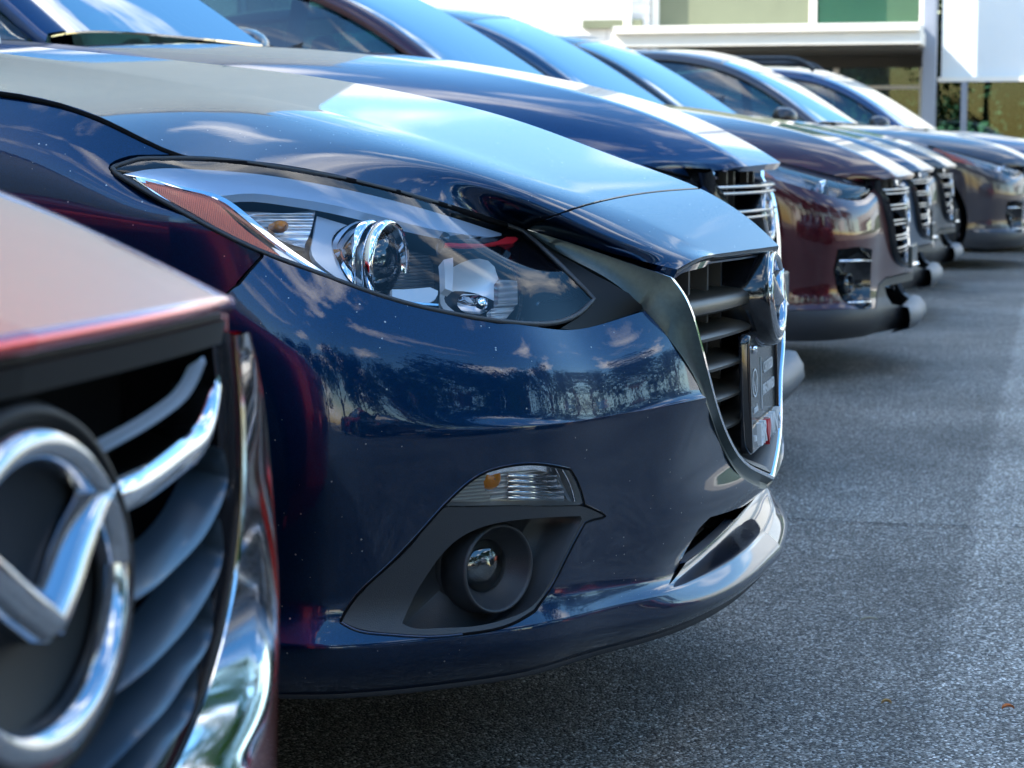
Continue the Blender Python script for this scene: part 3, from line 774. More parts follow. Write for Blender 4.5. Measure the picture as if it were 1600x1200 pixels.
LEAF_A = leafmat('leaf_green', (.016, .045, .010), .35); LEAF_B = leafmat('leaf_yellow_green', (.038, .085, .010), .4); BARK = pbr('bark', (.09, .07, .05), .9, bump=.6, bscale=15)
def tree_mesh(seed, h, cw):
    rnd = random.Random(seed); tr = MB(); 
    tr.tube([(0, 0, -.1), (.05, .03, h * .25), (-.05, .1, h * .5), (0, 0, h * .8)], [h * .028, h * .022, h * .015, h * .005], 10)
    ends = []
    for k in range(11):
        a = rnd.uniform(0, 6.28); z0 = h * rnd.uniform(.22, .65); L_ = cw * rnd.uniform(.45, .95); e = (math.cos(a) * L_, math.sin(a) * L_, z0 + h * rnd.uniform(.05, .28))
        tr.tube([(0, 0, z0), (e[0] * .5, e[1] * .5, z0 * .4 + e[2] * .6), e], [h * .011, h * .007, h * .002], 6); ends.append(e)
    cr_ = MB(); blobs = ends + [(rnd.gauss(0, cw * .35), rnd.gauss(0, cw * .35), h * rnd.uniform(.5, .98)) for _ in range(14)]
    for b in blobs:
        rr = cw * rnd.uniform(.28, .48)
        for _ in range(190):
            d = Vector((rnd.gauss(0, 1), rnd.gauss(0, 1), rnd.gauss(0, .8))).normalized() * rr * rnd.random() ** .35
            c = Vector(b) + d; s_ = h * rnd.uniform(.010, .022)
            ax = Vector((rnd.gauss(0, 1), rnd.gauss(0, 1), rnd.gauss(0, 1))).normalized(); bx_ = ax.orthogonal().normalized(); cx_ = ax.cross(bx_)
            cr_.add([c + bx_ * s_, c + cx_ * s_ * .6, c - bx_ * s_, c - cx_ * s_ * .6], [(0, 1, 2, 3)])
    return tr, cr_
TREES = []
for sd2, h_, cw_ in ((1, 8, 3.2), (2, 6.5, 2.8)):
    a, b = tree_mesh(sd2, h_, cw_); TREES.append((a, b))
tm = [None, None]
def place_tree(k, x, y, s, leaf, label, grp, rz=0):
    if 'across' in grp: s *= 1.05
    r = empty('leafy_tree', (x, y, 0), rz); r.scale = (s, s, s); tag(r, label, 'tree', grp)
    if tm[k] is None:
        t_ = TREES[k][0].build('trunk', BARK, r); c_ = TREES[k][1].build('crown', leaf, r, smooth=False); tm[k] = (t_.data, c_.data)
    else:
        t_ = bpy.data.objects.new('trunk', tm[k][0]); c_ = bpy.data.objects.new('crown', tm[k][1]); COL.objects.link(t_); COL.objects.link(c_); t_.parent = r; c_.parent = r
        c_.material_slots[0].link = 'OBJECT'; c_.material_slots[0].material = leaf
T_B = [(-9, 53, .9, LEAF_B), (-5.8, 50, .8, LEAF_A), (-3.2, 54, .9, LEAF_B), (-1.0, 50, .75, LEAF_A), (1.6, 53, .9, LEAF_B), (4.6, 51, .9, LEAF_A)]
for k in range(16): T_B.append((-10 + k * 1.05, 43.5 + (k * 7 % 5) * .8, .42 + .05 * (k * 3 % 4), LEAF_A if k % 3 else LEAF_B))
for k, (x, y, s, lf) in enumerate(T_B):
    place_tree(k % 2, x, y, s, lf, 'green tree seen through the showroom glass beyond the car park', 'trees beyond the showroom', k * 1.3)
T_F = [(15, -13, 1.1), (17, -8, 1.25), (17, -2.5, 1.1), (18, 4, 1.2), (11, -17, 1.3), (6.5, -20, 1.2), (2, -22, 1.1), (-3, -21, 1.2), (19, 10, 1.1), (20, 17, 1.2), (17, -16, 1.3), (22, 0, 1.4)]
for k, (x, y, s) in enumerate(T_F):
    place_tree(k % 2, x, y, s, LEAF_A, 'green tree standing across the car park, mirrored in the paint', 'trees across the car park', k * 2.1)

# ------------------------------------------------------------------ crossover (rows of it stand behind the blue car)
def plan_rows(row0, specs):
    """rows below row0: offset outward in plan by off and at height z (number) or z0-dz (string)"""
    r0 = np.array(row0, float); out = [r0]; t = np.gradient(r0[:, :2], axis=0); n = np.stack([t[:, 1], -t[:, 0]], 1); n /= np.linalg.norm(n, axis=1, keepdims=True)
    if n[len(n) // 2] @ np.array([1, -1]) < 0: n = -n
    n[-1] = (1, 0)
    for off, z, *side in specs:
        r = r0.copy(); f = np.ones(len(r0)); 
        f[:4] = [.12, .16, .35, .7]
        r[:, :2] += n * (off * f)[:, None]
        if isinstance(z, str): r[:, 2] = r0[:, 2] - float(z)
        else: r[:, 2] = z
        out.append(r)
    return out

def build_crossover(body, rails=False):
    root = empty('crossover', (0, 0, 0)); T = lambda u, w, z: np.array([u, w, z])
    lc = lambda p: np.array([p[0], -p[1], p[2]])
    R0 = [(-1.40, 0, 1.07), (-.95, 0, 1.04), (-.6, 0, .985), (-.35, 0, .925), (-.15, 0, .85), (-.04, 0, .79), (0, 0, .765)]
    R1 = [(-1.45, .42, 1.062), (-.98, .41, 1.03), (-.62, .39, .975), (-.37, .37, .915), (-.18, .34, .84), (-.085, .31, .785), (-.052, .28, .758)]
    R2 = [(-1.55, .68, 1.045), (-1.05, .66, 1.0), (-.72, .62, .945), (-.47, .57, .88), (-.28, .50, .815), (-.18, .44, .772), (-.115, .37, .748)]
    R3 = [(-1.64, .805, 1.03), (-1.15, .795, .972), (-.85, .775, .92), (-.6, .71, .855), (-.38, .60, .795), (-.235, .50, .757), (-.162, .42, .735)]
    hs = Surf([[lc(p) for p in r] for r in (R0, R1, R2, R3)], 8, 8, brow=(1,))
    panel('bonnet', hs, body, root, thick=.02)
    seam(root, [p - np.array([0, .001, .003]) for p in hs.G[-1, ::3]], .004, 'bonnet_gap')
    seam(root, [(p - np.array([0, .001, .003])) * np.array([1, -1, 1]) for p in hs.G[-1, ::3]], .004, 'bonnet_gap')
    # front bumper
    row0 = [lc(p) for p in [(-.64, .905, .80), (-.52, .903, .775), (-.41, .888, .745), (-.315, .85, .715), (-.245, .78, .69), (-.185, .68, .675), (-.147, .57, .68), (-.128, .46, .71), (-.085, .30, .745), (-.05, .15, .755), (-.03, 0, .76)]]
    fs = Surf(plan_rows(row0, [(.020, '.03'), (.034, '.09'), (.038, .53), (.030, .42), (.028, .34), (.034, .30), (.052, .26), (.046, .21), (.01, .165)]), 6, 6, brow=(6,))
    F = lambda w, z: fs.front(w, z)
    nr, nc = fs.nr - 1, fs.nc - 1
    G_out = [(.445, .728), (.425, .66), (.39, .57), (.335, .475), (.25, .425), (.12, .41), (0, .408)]
    gh = [F(w, z) for w, z in G_out] + [(nr * .62, nc + .5), (-2, nc + .5), (-2, F(.46, .72)[1])]
    fogo = [(.60, .49), (.70, .505), (.81, .50), (.815, .42), (.78, .31), (.70, .27), (.62, .275), (.585, .36)]
    fh = [F(w, z) for w, z in fogo]
    ar = []
    for k in range(0, 17):
        a = math.radians(-60 + 120 * k / 16); ar.append(fs.side(-.90 + .40 * math.cos(a), .35 + .40 * math.sin(a)))
    ar = ar + [(ar[-1][0], -3), (ar[0][0], -3)]
    sw = [(6 * 6 + 3, 0), (6 * 6 + 3, 4 * 6), F(.60, .27), F(.52, .30), F(.46, .355), F(.38, .375), F(.2, .38), (F(0.05, .38)[0], nc)]
    up_poly = [(0, 0)] + sw + [(0, nc)]
    panel('front_bumper', fs, body, root, up_poly, [gh, fh, ar], thick=.015)
    sw2 = [(r + .45, c) for r, c in sw]
    intake = [F(w, z) for w, z in [(.40, .34), (.2, .345), (0.02, .345)]] + [(F(.02, .345)[0], nc + .5), (F(.02, .25)[0], nc + .5)] + [F(w, z) for w, z in [(0.02, .25), (.25, .25), (.38, .27)]]
    cladding = panel('lower_cladding', fs, M['cladding'], root, sw2[::-1] + [(nr, 0), (nr, nc)], [intake, ar], thick=.015, off=-.003)
    mb = MB()
    mb.box(-.24, -.20, -.40, .40, .2, .72); mb.build('grille_back', M['liner'], root, smooth=False)
    # skid plate
    rows = []
    for w in np.linspace(-.34, .34, 29):
        e = 1 - (abs(w) / .34) ** 4 * .7
        rows.append([(-.02, w, .262), (.022 * e, w, .258), (.045 * e, w, .235), (.050 * e, w, .205), (.03 * e, w, .175), (-.06, w, .155)])
    mb = MB(); mb.loft(rows); mb.build('skid_plate', pbr('skid_silver', (.11, .12, .14), .45, metal=.3), root)
    # chrome wing round the grille
    wp = [(.47, .745), (.452, .728), (.435, .66), (.40, .57), (.345, .47), (.255, .418), (.12, .402), (0, .40)]
    rows = []
    for w, z in curve([(a, b, 0) for a, b in wp], 6)[:, :2]:
        r_, c_ = F(max(w, 0.001), min(z, .735)); p, n = fs.ev(r_, c_); p = p.copy(); p[1] = -w; p[2] = z
        iw = np.array([0, .03 if w > .02 else 0, .012 + .012 * (1 - w / .45)])
        rows.append([p - np.array([.01, 0, 0]), p + np.array([.012, 0, -.002]), p + np.array([.026, 0, 0]) + iw * .35, p + np.array([.02, 0, 0]) + iw * .8, p + np.array([-.06, 0, 0]) + iw])
    mb = MB(); mb.loft([r[:3] for r in rows]); mb.loft([[q * np.array([1, -1, 1]) for q in r[:3]][::-1] for r in rows]); gr = mb.build('grille_surround', M['gloss'], root, autosmooth=60)
    mb = MB(); mb.loft([r[2:4] for r in rows]); mb.loft([[q * np.array([1, -1, 1]) for q in r[2:4]][::-1] for r in rows]); mb.build('surround_edge', M['chrome'], gr)
    mb = MB(); mb.loft([r[3:] for r in rows]); mb.loft([[q * np.array([1, -1, 1]) for q in r[3:]][::-1] for r in rows]); mb.build('surround_inside', M['gloss'], gr)
    gw = lambda z: float(np.interp(z, [.40, .42, .47, .57, .66, .73], [.0, .25, .335, .39, .425, .44]))
    for z in (.705, .645, .585, .525, .475):
        mb = MB(); W = gw(z) 
        for dz in (0.004, -.011):
            rows = []
            for w in np.linspace(-W, W, 25):
                u0 = -.022 - .36 * w * w
                rows.append([(u0 - .03, w, z + dz + .006), (u0 - .006, w, z + dz + .005), (u0 + .002, w, z + dz), (u0 - .006, w, z + dz - .004), (u0 - .03, w, z + dz - .003)])
            mb.loft(rows, closed=True)
        mb.build('grille_slat', M['chrome_dark'], root)
    for w in (-.24, -.12, .12, .24):
        mb = MB(); mb.box(-.12, -.10, w - .01, w + .01, .46, .745); mb.build('grille_strut', M['plastic'], root, smooth=False)
    emblem(root, (-.034, 0, .635), .080, .064)
    # number plate in front of the lower grille
    mb = MB(); mb.box(-.012, .006, -.155, .155, .40, .485, .004); pl = mb.build('number_plate', M['plate'], root, smooth=False)
    # headlights
    top = [(-.78, .755, .90), (-.60, .715, .852), (-.38, .605, .793), (-.255, .515, .76), (-.175, .435, .733)]
    bot = [(-.79, .775, .885), (-.60, .888, .80), (-.37, .872, .735), (-.222, .745, .685), (-.135, .49, .70)]
    rws = []
    for f, b in ((0, 0), (.33, .018), (.7, .018), (1, 0)):
        rws.append([lc(np.array(a) * (1 - f) + np.array(c) * f) + np.array([b * .5, -b, b * .3]) for a, c in zip(top, bot)])
    ls = Surf(rws, 6, 8); Lc = ls.nc - 1; Lr = ls.nr - 1
    hl = panel('headlight', ls, M['lens'], root, thick=0, mirror=False)
    k1 = panel('lamp_housing', ls, M['housing'], hl, thick=0, mirror=False, off=.055); k1.parent = hl
    k2 = panel('amber_marker', ls, M['amber'], hl, [(2, 1), (2, Lc * .25), (Lr - 2, Lc * .42), (Lr - 1, Lc * .22)], thick=.01, mirror=False, off=.012)
    k3 = panel('bright_reflector', ls, M['reflector'], hl, [(4, Lc * .30), (4, Lc * .5), (Lr - 2, Lc * .56), (Lr - 2, Lc * .42)], thick=.01, mirror=False, off=.02)
    p, n = ls.ev(Lr * .55, Lc * .62)
    mb = MB(); c = p - n * .05; mb.lathe(c, (1, -.12, 0), [(-.02, .02), (0, .045), (.03, .052), (.036, .050), (.03, .043), (.01, .036)], 32)
    k4 = mb.build('projector_ring', M['chrome'], hl)
    mb = MB(); mb.lathe(c, (1, -.12, 0), [(.0, .038), (.02, .034), (.034, .022), (.04, .001)], 28); k5 = mb.build('projector_lens', M['glassball'], hl)
    k6 = panel('dark_bezel', ls, M['gloss'], hl, [(1, Lc * .74), (1, Lc - 1), (Lr - 1, Lc - 1), (Lr - 1, Lc * .74)], thick=.01, mirror=False, off=.008)
    mirror_tree(hl)
    # fog lamp pockets
    pk = [fs.ev(*q) for q in densify(fh, 3)]; cen = np.mean([p for p, n in pk], axis=0); nn = np.mean([n for p, n in pk], axis=0)
    mb = MB(); mb.loft([[p + n * .003 for p, n in pk], [p + (cen - p) * .12 - nn * .02 for p, n in pk], [p + (cen - p) * .3 - nn * .06 for p, n in pk], [p + (cen - p) * .96 - nn * .07 for p, n in pk]], closed=True)
    fo = mb.build('fog_lamp', M['gloss'], root)
    mb = MB(); a = np.array([.93, -.35, 0]); c0 = cen - nn * .05 + np.array([0, 0, -.01]); mb.lathe(c0, a, [(-.03, .042), (.015, .042), (.022, .039), (.018, .034), (.0, .03)], 28); mb.build('fog_ring', M['gloss'], fo)
    mb = MB(); mb.lathe(c0, a, [(.0, .031), (.010, .026), (.015, .001)], 24); mb.build('fog_glass', M['glassball'], fo)
    mb = MB()
    A = fs.ev(*F(.80, .455))[0]; B = fs.ev(*F(.60, .45))[0]; mb.tube([A, (A + B) / 2 + nn * .01, B], .010, 8, flat=.6)
    A = fs.ev(*F(.76, .30))[0]; B = fs.ev(*F(.61, .295))[0]; mb.tube([A, (A + B) / 2 + nn * .01, B], .008, 8, flat=.6)
    mb.build('fog_trim', M['chrome'], fo)
    mirror_tree(fo)
    def cut(sd):
        f = [(-.80, .89), (-.70, .845), (-.62, .80), (-.635, .70), (-.60, .60), (-.55, .45)]
        st = [sd.side(u, z) for u, z in f]
        return [(0, st[0][1])] + st + [(sd.nr - 1, st[-1][1]), (sd.nr - 1, sd.nc - 1), (0, sd.nc - 1)]
    cabin(root, T, body, rails=rails, front_cut=cut)
    mb = MB(); mb.box(-.60, -.30, -.5, .5, .30, .66); mb.build('engine_bay', M['liner'], root, smooth=False)
    return root

proto = build_crossover(M['navy'])
PX = {'navy_paint'}
def place_suv(X, Y, s, pm, label, group='crossovers parked nose out in the row', rz=0, first=False, zs=1.0):
    r = proto if first else copy_tree(proto, None, {'navy_paint': pm} if pm else None)
    r.location = (X, Y, 0); r.scale = (s, s, s * zs); r.rotation_euler = (0, 0, rz)
    r['label'] = label; r['category'] = 'car'; r['group'] = group
    return r
ROW = 'dark crossovers parked nose out in a row'
place_suv(-.73, 5.95, 1.08, None, 'navy crossover parked directly behind the blue car, its near headlight half hidden', ROW, first=True)
place_suv(-.55, 8.85, 1.0, M['dark_red_reflection'], 'dark crossover, red reflection painted into its body colour, with chrome framed fog lamp, its whole bumper corner in view', ROW)
place_suv(-.62, 11.6, 1.0, M['slate'], 'slate blue crossover directly behind the red-tinted dark one, only its grille edge showing', ROW)
place_suv(-.62, 14.2, 1.0, M['black_paint'], 'black crossover between the slate blue one and the charcoal one', ROW)
place_suv(-.12, 16.9, .99, M['grey_paint'], 'charcoal grey crossover standing further forward, front wheel and amber headlight corner visible', ROW)
far = place_suv(.30, 19.7, .97, M['navy'], 'navy crossover with roof rails at the far end of the row', ROW)
for sg in (1, -1):
    pts = [(-2.45, .50, 1.60), (-2.55, .52, 1.675), (-2.8, .53, 1.71), (-3.3, .53, 1.72), (-3.75, .53, 1.68), (-3.9, .52, 1.60)]
    mb = MB(); mb.tube(curve([np.array([p[0], sg * p[1], p[2]]) for p in pts], 6), .022, 8); mb.build('roof_rail', M['plastic'], far)
OPP = 'cars parked across the aisle'
for (x, y, pm, lb) in ((3.3, .5, M['silver'], 'silver crossover across the aisle mirrored in the blue front bumper'), (3.3, -2.4, M['black_paint'], 'black crossover across the aisle beside the silver one'), (3.4, -5.3, M['red'], 'red crossover across the aisle at the near end'), (3.4, 6.3, M['red'], 'red crossover across the aisle facing the red-tinted one'), (3.4, 3.4, M['black_paint'], 'black crossover across the aisle between the silver and the red one')):
    place_suv(x, y, 1.0, pm, lb, OPP, rz=math.pi)

# ------------------------------------------------------------------ the blue hatchback
def build_blue():
    FR = Frame(-.41, 3.236); P = FR.P
    root = empty('blue_hatchback', (-.41, 3.236, 0)); body = M['blue']
    tag(root, 'glossy dark blue hatchback with dusty bumper, clear headlight and black dealer plate', 'car')
    V = lambda u, w, z: np.array([u, -w, z])
    def T(u, w, z): return np.array([u - .02, w * .975, 1.02 + (z - 1.04) * .72 if z > 1.04 else z * .98])
    # ---- bonnet surface (bonnet + nose cap)
    R0 = [V(-1.42, 0, 1.048), P(-10, 67, 0), P(300, 97, 0), P(500, 121, 0), P(600, 138, 0), P(700, 159, 0), P(860, 206, 0), P(985, 253, 0), P(1105, 300, 0), P(1172, 343, 0), P(1217, 384, 0)]
    R1 = [V(-1.46, .46, 1.035), P(-240, 58, .46), P(108, 100, .46), P(328, 136, .455), P(448, 159, .45), P(557, 184, .445), P(741, 237, .43), P(880, 287, .40), P(1005, 341, .36), P(1070, 374, .33), P(1118, 397, .28)]
    R2 = [V(-1.52, .68, 1.01), P(-370, 98, .66), P(-4, 124, .66), P(231, 157, .66), P(358, 181, .655), P(476, 208, .65), P(671, 262, .61), P(800, 308, .56), P(915, 353, .50), P(1005, 387, .45), P(1085, 406, .38)]
    R3 = [V(-1.60, .825, .985), V(-1.2, .822, .963), P(-87, 133, .82), P(158, 183, .82), P(285, 241, .815), P(400, 252, .78), P(690, 315, .63), P(820, 357, .50), P(930, 389, .47), P(1000, 407, .45), P(1058, 421, .43)]
    hs = Surf([R0, R1, R2, R3], 10, 8, brow=(1,))
    L3 = hs.nr - 1; LC = hs.nc - 1
    shut = [FR.px(hs, x, y) for x, y in cl([(822, 356), (870, 336), (940, 314), (1030, 299), (1090, 294.5)], 4)] 
    shut = [(L3, shut[0][1])] + shut[1:] + [(0, 8 * 8 - .8)]
    mv = lambda d: [(r, c + d) for r, c in shut]
    panel('bonnet', hs, body, root, [(0, 0), (L3, 0)] + mv(-.16) , thick=.02)
    panel('nose_cap', hs, body, root, mv(.16) + [(0, LC), (L3, LC)][0:0] + [(0, LC), (L3, LC)], thick=.02)
    seam(root, [hs.ev(r, c)[0] - hs.ev(r, c)[1] * .004 for r, c in shut], .0036, 'bonnet_gap')
    seam(root, [(hs.ev(r, c)[0] - hs.ev(r, c)[1] * .004) * np.array([1, -1, 1]) for r, c in shut], .0036, 'bonnet_gap')
    # gap along the wing edge
    eg = hs.G[-1, ::2]; gp = [p + np.array([0, -.002, -.004]) for p in eg[:28]]
    seam(root, gp, .0042, 'bonnet_gap'); seam(root, [p * np.array([1, -1, 1]) for p in gp], .0042, 'bonnet_gap')
    # ---- lamp opening surface
    top = [P(172, 262, .87), P(230, 244.5, .845), P(300, 244, .815), P(400, 253, .78), P(500, 269, .74), P(600, 291, .69), P(700, 319, .62), P(820, 359, .50), P(900, 385, .485), P(1010, 432, .465)]
    bot = [P(174, 266, .872), P(220, 296, .884), P(300, 342, .886), P(400, 392, .88), P(500, 430, .865), P(600, 466, .83), P(700, 491, .78), P(820, 508, .70), P(905, 514, .60), P(1010, 485, .475)]
    rws = []
    for f, b in ((0, 0), (.3, .016), (.65, .018), (1, 0)):
        rws.append([a * (1 - f) + c * f + np.array([.55, -.75, .25]) * b * min(1, i / 2) * (1 if i < 8 else .5) for i, (a, c) in enumerate(zip(top, bot))])
    ls = Surf(rws, 10, 10)
    L = lambda pts, S=ls: [FR.px(S, x, y) for x, y in pts]
    lens_o = cl([(174, 263), (190, 251), (230, 246.5), (300, 246), (400, 255), (500, 271), (600, 293), (700, 321), (770, 343), (818, 360)], 3) + cl([(818, 360), (856, 394), (893, 430), (929, 467)], 3)[1:] + cl([(929, 467), (905, 490), (868, 504), (820, 505), (700, 488), (600, 463), (500, 427), (400, 389), (300, 339), (220, 294), (180, 270)], 3)[1:]
    lo = L(lens_o)
    hl = panel('headlight', ls, M['lens'], root, lo, thick=.0, mirror=False, off=.001)
    def inset(name, mat, px, off, thick=.004, dens=True, bulge=None):
        o = panel(name, ls, mat, hl, L(px), thick=thick, mirror=False, off=off, bulge=bulge); return o
    # black rubber edge round the lens
    mb = MB(); rim = [ls.ev(*q) for q in densify(lo, 2)]; mb.tube([p - n * .001 for p, n in rim] + [rim[0][0] - rim[0][1] * .001], .0034, 6, cap=False); mb.build('lamp_seal', M['plastic'], hl)
    # housing shell behind
    ins = densify(lo, 2); rr = [ls.ev(*q) for q in ins]; cen = np.mean([p for p, n in rr], axis=0)
    mb = MB(); mb.loft([[p - n * .002 for p, n in rr], [p - n * .02 + (cen - p) * .01 for p, n in rr], [p - n * .055 + (cen - p) * .05 for p, n in rr]], closed=True); mb.build('lamp_wall', M['housing_dark'], hl)
    panel('lamp_housing', ls, M['housing_dark'], hl, lo, thick=0, mirror=False, off=.05)
    # upper brow: smooth silver moulding, tip to inner end, reflected sky painted in as blue
    brow = cl([(186, 262), (230, 253), (300, 252), (400, 260), (500, 276), (600, 298), (700, 326), (790, 355)], 3) + cl([(790, 362), (700, 352), (630, 336), (560, 318), (500, 305), (440, 296), (380, 292), (345, 296), (300, 286), (250, 274), (200, 268)], 3)
    inset('lamp_brow', pbr('brow_silver_sky', (.60, .74, .90), .3, metal=.3), brow, .010, .012)
    # silver trim sweeping from the tip round the amber marker and along the lower edge
    tl = cl([(190, 265), (240, 274), (300, 287), (345, 298), (380, 322), (420, 358), (470, 395), (530, 432), (590, 457), (640, 466), (690, 470)], 4)
    tr_lo = cl([(690, 473), (640, 469.5), (590, 461), (530, 436.5), (468, 400), (415, 363), (374, 328), (342, 304), (300, 292), (240, 278), (194, 267)], 4)
    inset('lamp_trim', M['chrome'], tl + tr_lo, .008, .016)
    tl2 = cl([(205, 276), (300, 338), (400, 388), (500, 424), (600, 460), (660, 474)], 4); inset('lamp_trim', M['chrome'], tl2 + [(x, y - 2.2) for x, y in tl2[::-1]], .006, .01)
    # amber side marker
    inset('amber_marker', M['amber'], cl([(213, 280), (255, 286), (300, 297), (338, 309), (365, 336), (400, 366), (438, 394)], 4) + cl([(438, 396), (400, 385), (350, 359), (300, 330), (250, 303), (213, 281)], 4)[1:], .010, .006)
    inset('lamp_infill', M['lampwhite'], cl([(445, 398), (425, 378), (470, 404), (530, 442), (560, 450), (545, 441), (500, 421), (445, 398)], 2), .014, .004)
    # indicator reflector: fluted, bright
    def bowl(depth, pts, n=1.6):
        c = np.mean(L(pts), axis=0); R = np.max(np.linalg.norm(np.array(L(pts)) - c, axis=1)); return lambda r, q: depth * max(0, 1 - (math.hypot(r - c[0], q - c[1]) / R) ** n)
    ind = cl([(386, 300), (410, 295), (450, 296), (502, 303)], 3) + cl([(502, 303), (497, 330), (488, 350), (483, 368)], 3)[1:] + cl([(478, 368), (450, 348), (420, 326), (386, 300)], 3)[1:]
    inset('indicator_reflector', M['fluted'], ind, .022, .012, bulge=bowl(.025, ind))
    p, n = ls.ev(*FR.px(ls, 440, 322)); mb = MB(); mb.lathe(p - n * .035, (.7, -.7, .1), [(-.01, .006), (.012, .008), (.022, .006), (.026, .001)], 16); mb.build('indicator_bulb', M['orange'], hl)
    # grey body between indicator and projector
    inset('lamp_shoulder', M['housing'], cl([(506, 308), (545, 320), (575, 330), (590, 336)], 3) + [(592, 380), (588, 440), (560, 432)] + cl([(560, 432), (520, 405), (495, 378), (500, 345)], 3)[1:], .028, .01)
    inset('ribbed_baffle', M['ribdark'], cl([(498, 372), (520, 366), (560, 364), (585, 370)], 3) + [(584, 446), (560, 440), (530, 420), (510, 398)], .044, .006)
    inset('ribbed_baffle', M['ribdark'], [(632, 338), (700, 356), (708, 372), (706, 460), (690, 455), (632, 440)], .046, .006)
    inset('lamp_tray', M['lampwhite'], cl([(622, 443), (660, 441), (695, 444), (690, 458), (665, 468), (640, 466), (622, 455)], 2), .016, .006)
    # projector: two chrome rings round a glass ball
    p, n = ls.ev(*FR.px(ls, 606, 386)); ax = np.array([.99, -.13, -.03]); ax /= np.linalg.norm(ax)
    c0 = p - n * .034 - ax * .006
    sy = 1.0; R_ = .049
    mb = MB(); mb.lathe(c0, ax, [(-.05, R_ * .75), (-.018, R_ * 1.02), (.0, R_ * 1.08), (.004, R_ * 1.03), (.0, R_ * .92), (-.02, R_ * .86)], 48); mb.build('projector_ring', M['chrome'], hl)
    mb = MB(); mb.lathe(c0, ax, [(.008, R_ * .9), (.012, R_ * 1.06), (.022, R_ * 1.10), (.027, R_ * 1.04), (.024, R_ * .93), (.008, R_ * .86)], 48); mb.build('projector_ring', M['chrome'], hl)
    mb = MB(); mb.lathe(c0, ax, [(-.012, R_ * .84), (.012, R_ * .78), (.024, R_ * .62), (.032, R_ * .36), (.035, .0005)], 40); mb.build('projector_lens', M['glassball'], hl)
    mb = MB(); mb.lathe(c0, ax, [(-.05, .001), (-.05, R_ * .8), (-.012, R_ * .84)], 40); mb.build('projector_body', M['housing_dark'], hl)
    # inner high beam reflector
    hb = cl([(722, 392), (740, 384), (765, 383), (790, 392), (812, 418), (819, 450), (816, 478), (800, 492), (760, 492), (730, 486)], 2) + [(722, 486), (718, 440)]
    inset('beam_reflector', M['lampwhite'], hb, .020, .022, bulge=bowl(.035, hb, 2.2))
    inset('beam_flute', M['fluted'], [(786, 428), (815, 430), (817, 468), (786, 468)], .010, .010)
    inset('beam_flute', M['fluted'], [(776, 474), (814, 474), (800, 490), (776, 491)], .012, .010)
    p, n = ls.ev(*FR.px(ls, 756, 440)); mb = MB(); mb.lathe(p - n * .045, (.9, -.4, 0), [(0, .012), (.025, .012), (.034, .008), (.037, .001)], 20); mb.build('beam_bulb', M['chrome'], hl)
    
    inset('beam_post', M['lampwhite'], [(704, 392), (719, 388), (717, 444), (706, 440)], .016, .012)
    # dark brow over the inner lamp with a painted red glint, black inner bezel
    inset('dark_bezel', M['gloss'], cl([(694, 366), (740, 368), (790, 362), (812, 362), (835, 380), (868, 408), (922, 464)], 3) + cl([(900, 486), (870, 500), (824, 500), (826, 470), (826, 440), (815, 408), (795, 384), (765, 376), (720, 380), (696, 380)], 3), .006, .014)
    inset('bezel_trim_glint', M['red_letter'], cl([(698, 376), (740, 377), (780, 373), (808, 366), (812, 369), (780, 378), (740, 382), (698, 381)], 2), .004, .003)
    inset('bezel_trim_glint', M['chrome'], cl([(845, 468), (865, 462), (905, 455), (907, 459), (868, 467), (846, 472)], 2), .003, .003)
    mirror_tree(hl)
    # black filler between lamp and chrome wing
    fill = [(822, 362), (858, 385), (905, 410), (955, 438), (985, 456), (1006, 478), (1008, 484)] + cl([(1000, 488), (960, 503), (930, 513), (880, 511)], 3) + [(908, 494), (934, 467), (897, 428), (856, 390)]
    mirrored(panel('lamp_filler', ls, M['header'], root, L(fill), thick=.01, off=.004, mirror=False))
    # ---- front bumper surface
    row0 = [V(-.66, .890, .80), V(-.60, .889, .79)] + bot[2:9] + [bot[9] * 1.0, V(-.062, .36, .655), V(-.036, .2, .655), V(-.022, 0, .655)]
    for q in row0: q[0:3] = q[0:3]
    sp_ = [(.014, '.022'), (.030, '.055'), (.044, '.11'), (.050, .535), (.042, .44), (.030, .355), (.031, .322), (.044, .292), (.037, .262), (.004, .226)]
    rows = plan_rows(row0, sp_)
    for k, r in enumerate(rows[1:]):
        r[0, 1] = min(r[0, 1], -.885)
    chin = {8: (.031, .043, .039, .008), 9: (.020, .034, .042, .010), 10: (-.002, .020, .042, .012), 11: (-.018, .020, .044, .014), 12: (-.028, .020, .045, .014)}
    for c_, o5, o6 in ((9, .036, .028), (10, .026, .023), (11, .024, .022), (12, .022, .020)):
        for k, off_ in ((5, o5), (6, o6)):
            z_ = rows[k][c_][2]; tg = np.array(row0[c_]) + np.array([.97, -.24 if c_ < 12 else 0, 0]) * off_; tg[2] = z_; rows[k][c_] = tg
    for c_, offs in chin.items():
        for k, off_, z_ in zip((7, 8, 9, 10), offs, ((.316, .290, .262, .227) if c_ == 8 else (.308, .289, .262, .227) if c_ == 9 else (.303, .288, .262, .227))):
            tg = np.array(row0[c_]) + np.array([.97, -.24 if c_ < 12 else 0, 0]) * off_; tg[2] = z_
            rows[k][c_] = tg
    fs = Surf(rows, 8, 8, brow=(8,))
    nr, nc = fs.nr - 1, fs.nc - 1
    LF = lambda pts: [FR.px(fs, x, y) for x, y in pts]
    # outline: lamp edge, filler edge, wing outer edge as grille hole, shut line to the front wing at left
    wing_o = cl([(1008, 487), (1028, 508), (1050, 537), (1083, 588), (1108, 645), (1128, 700), (1150, 738), (1190, 764)], 4)
    gh = LF(wing_o) + [(FR.px(fs, 1207, 768)[0], nc + .5), (-3, nc + .5), (-3, 9.2 * 8)]
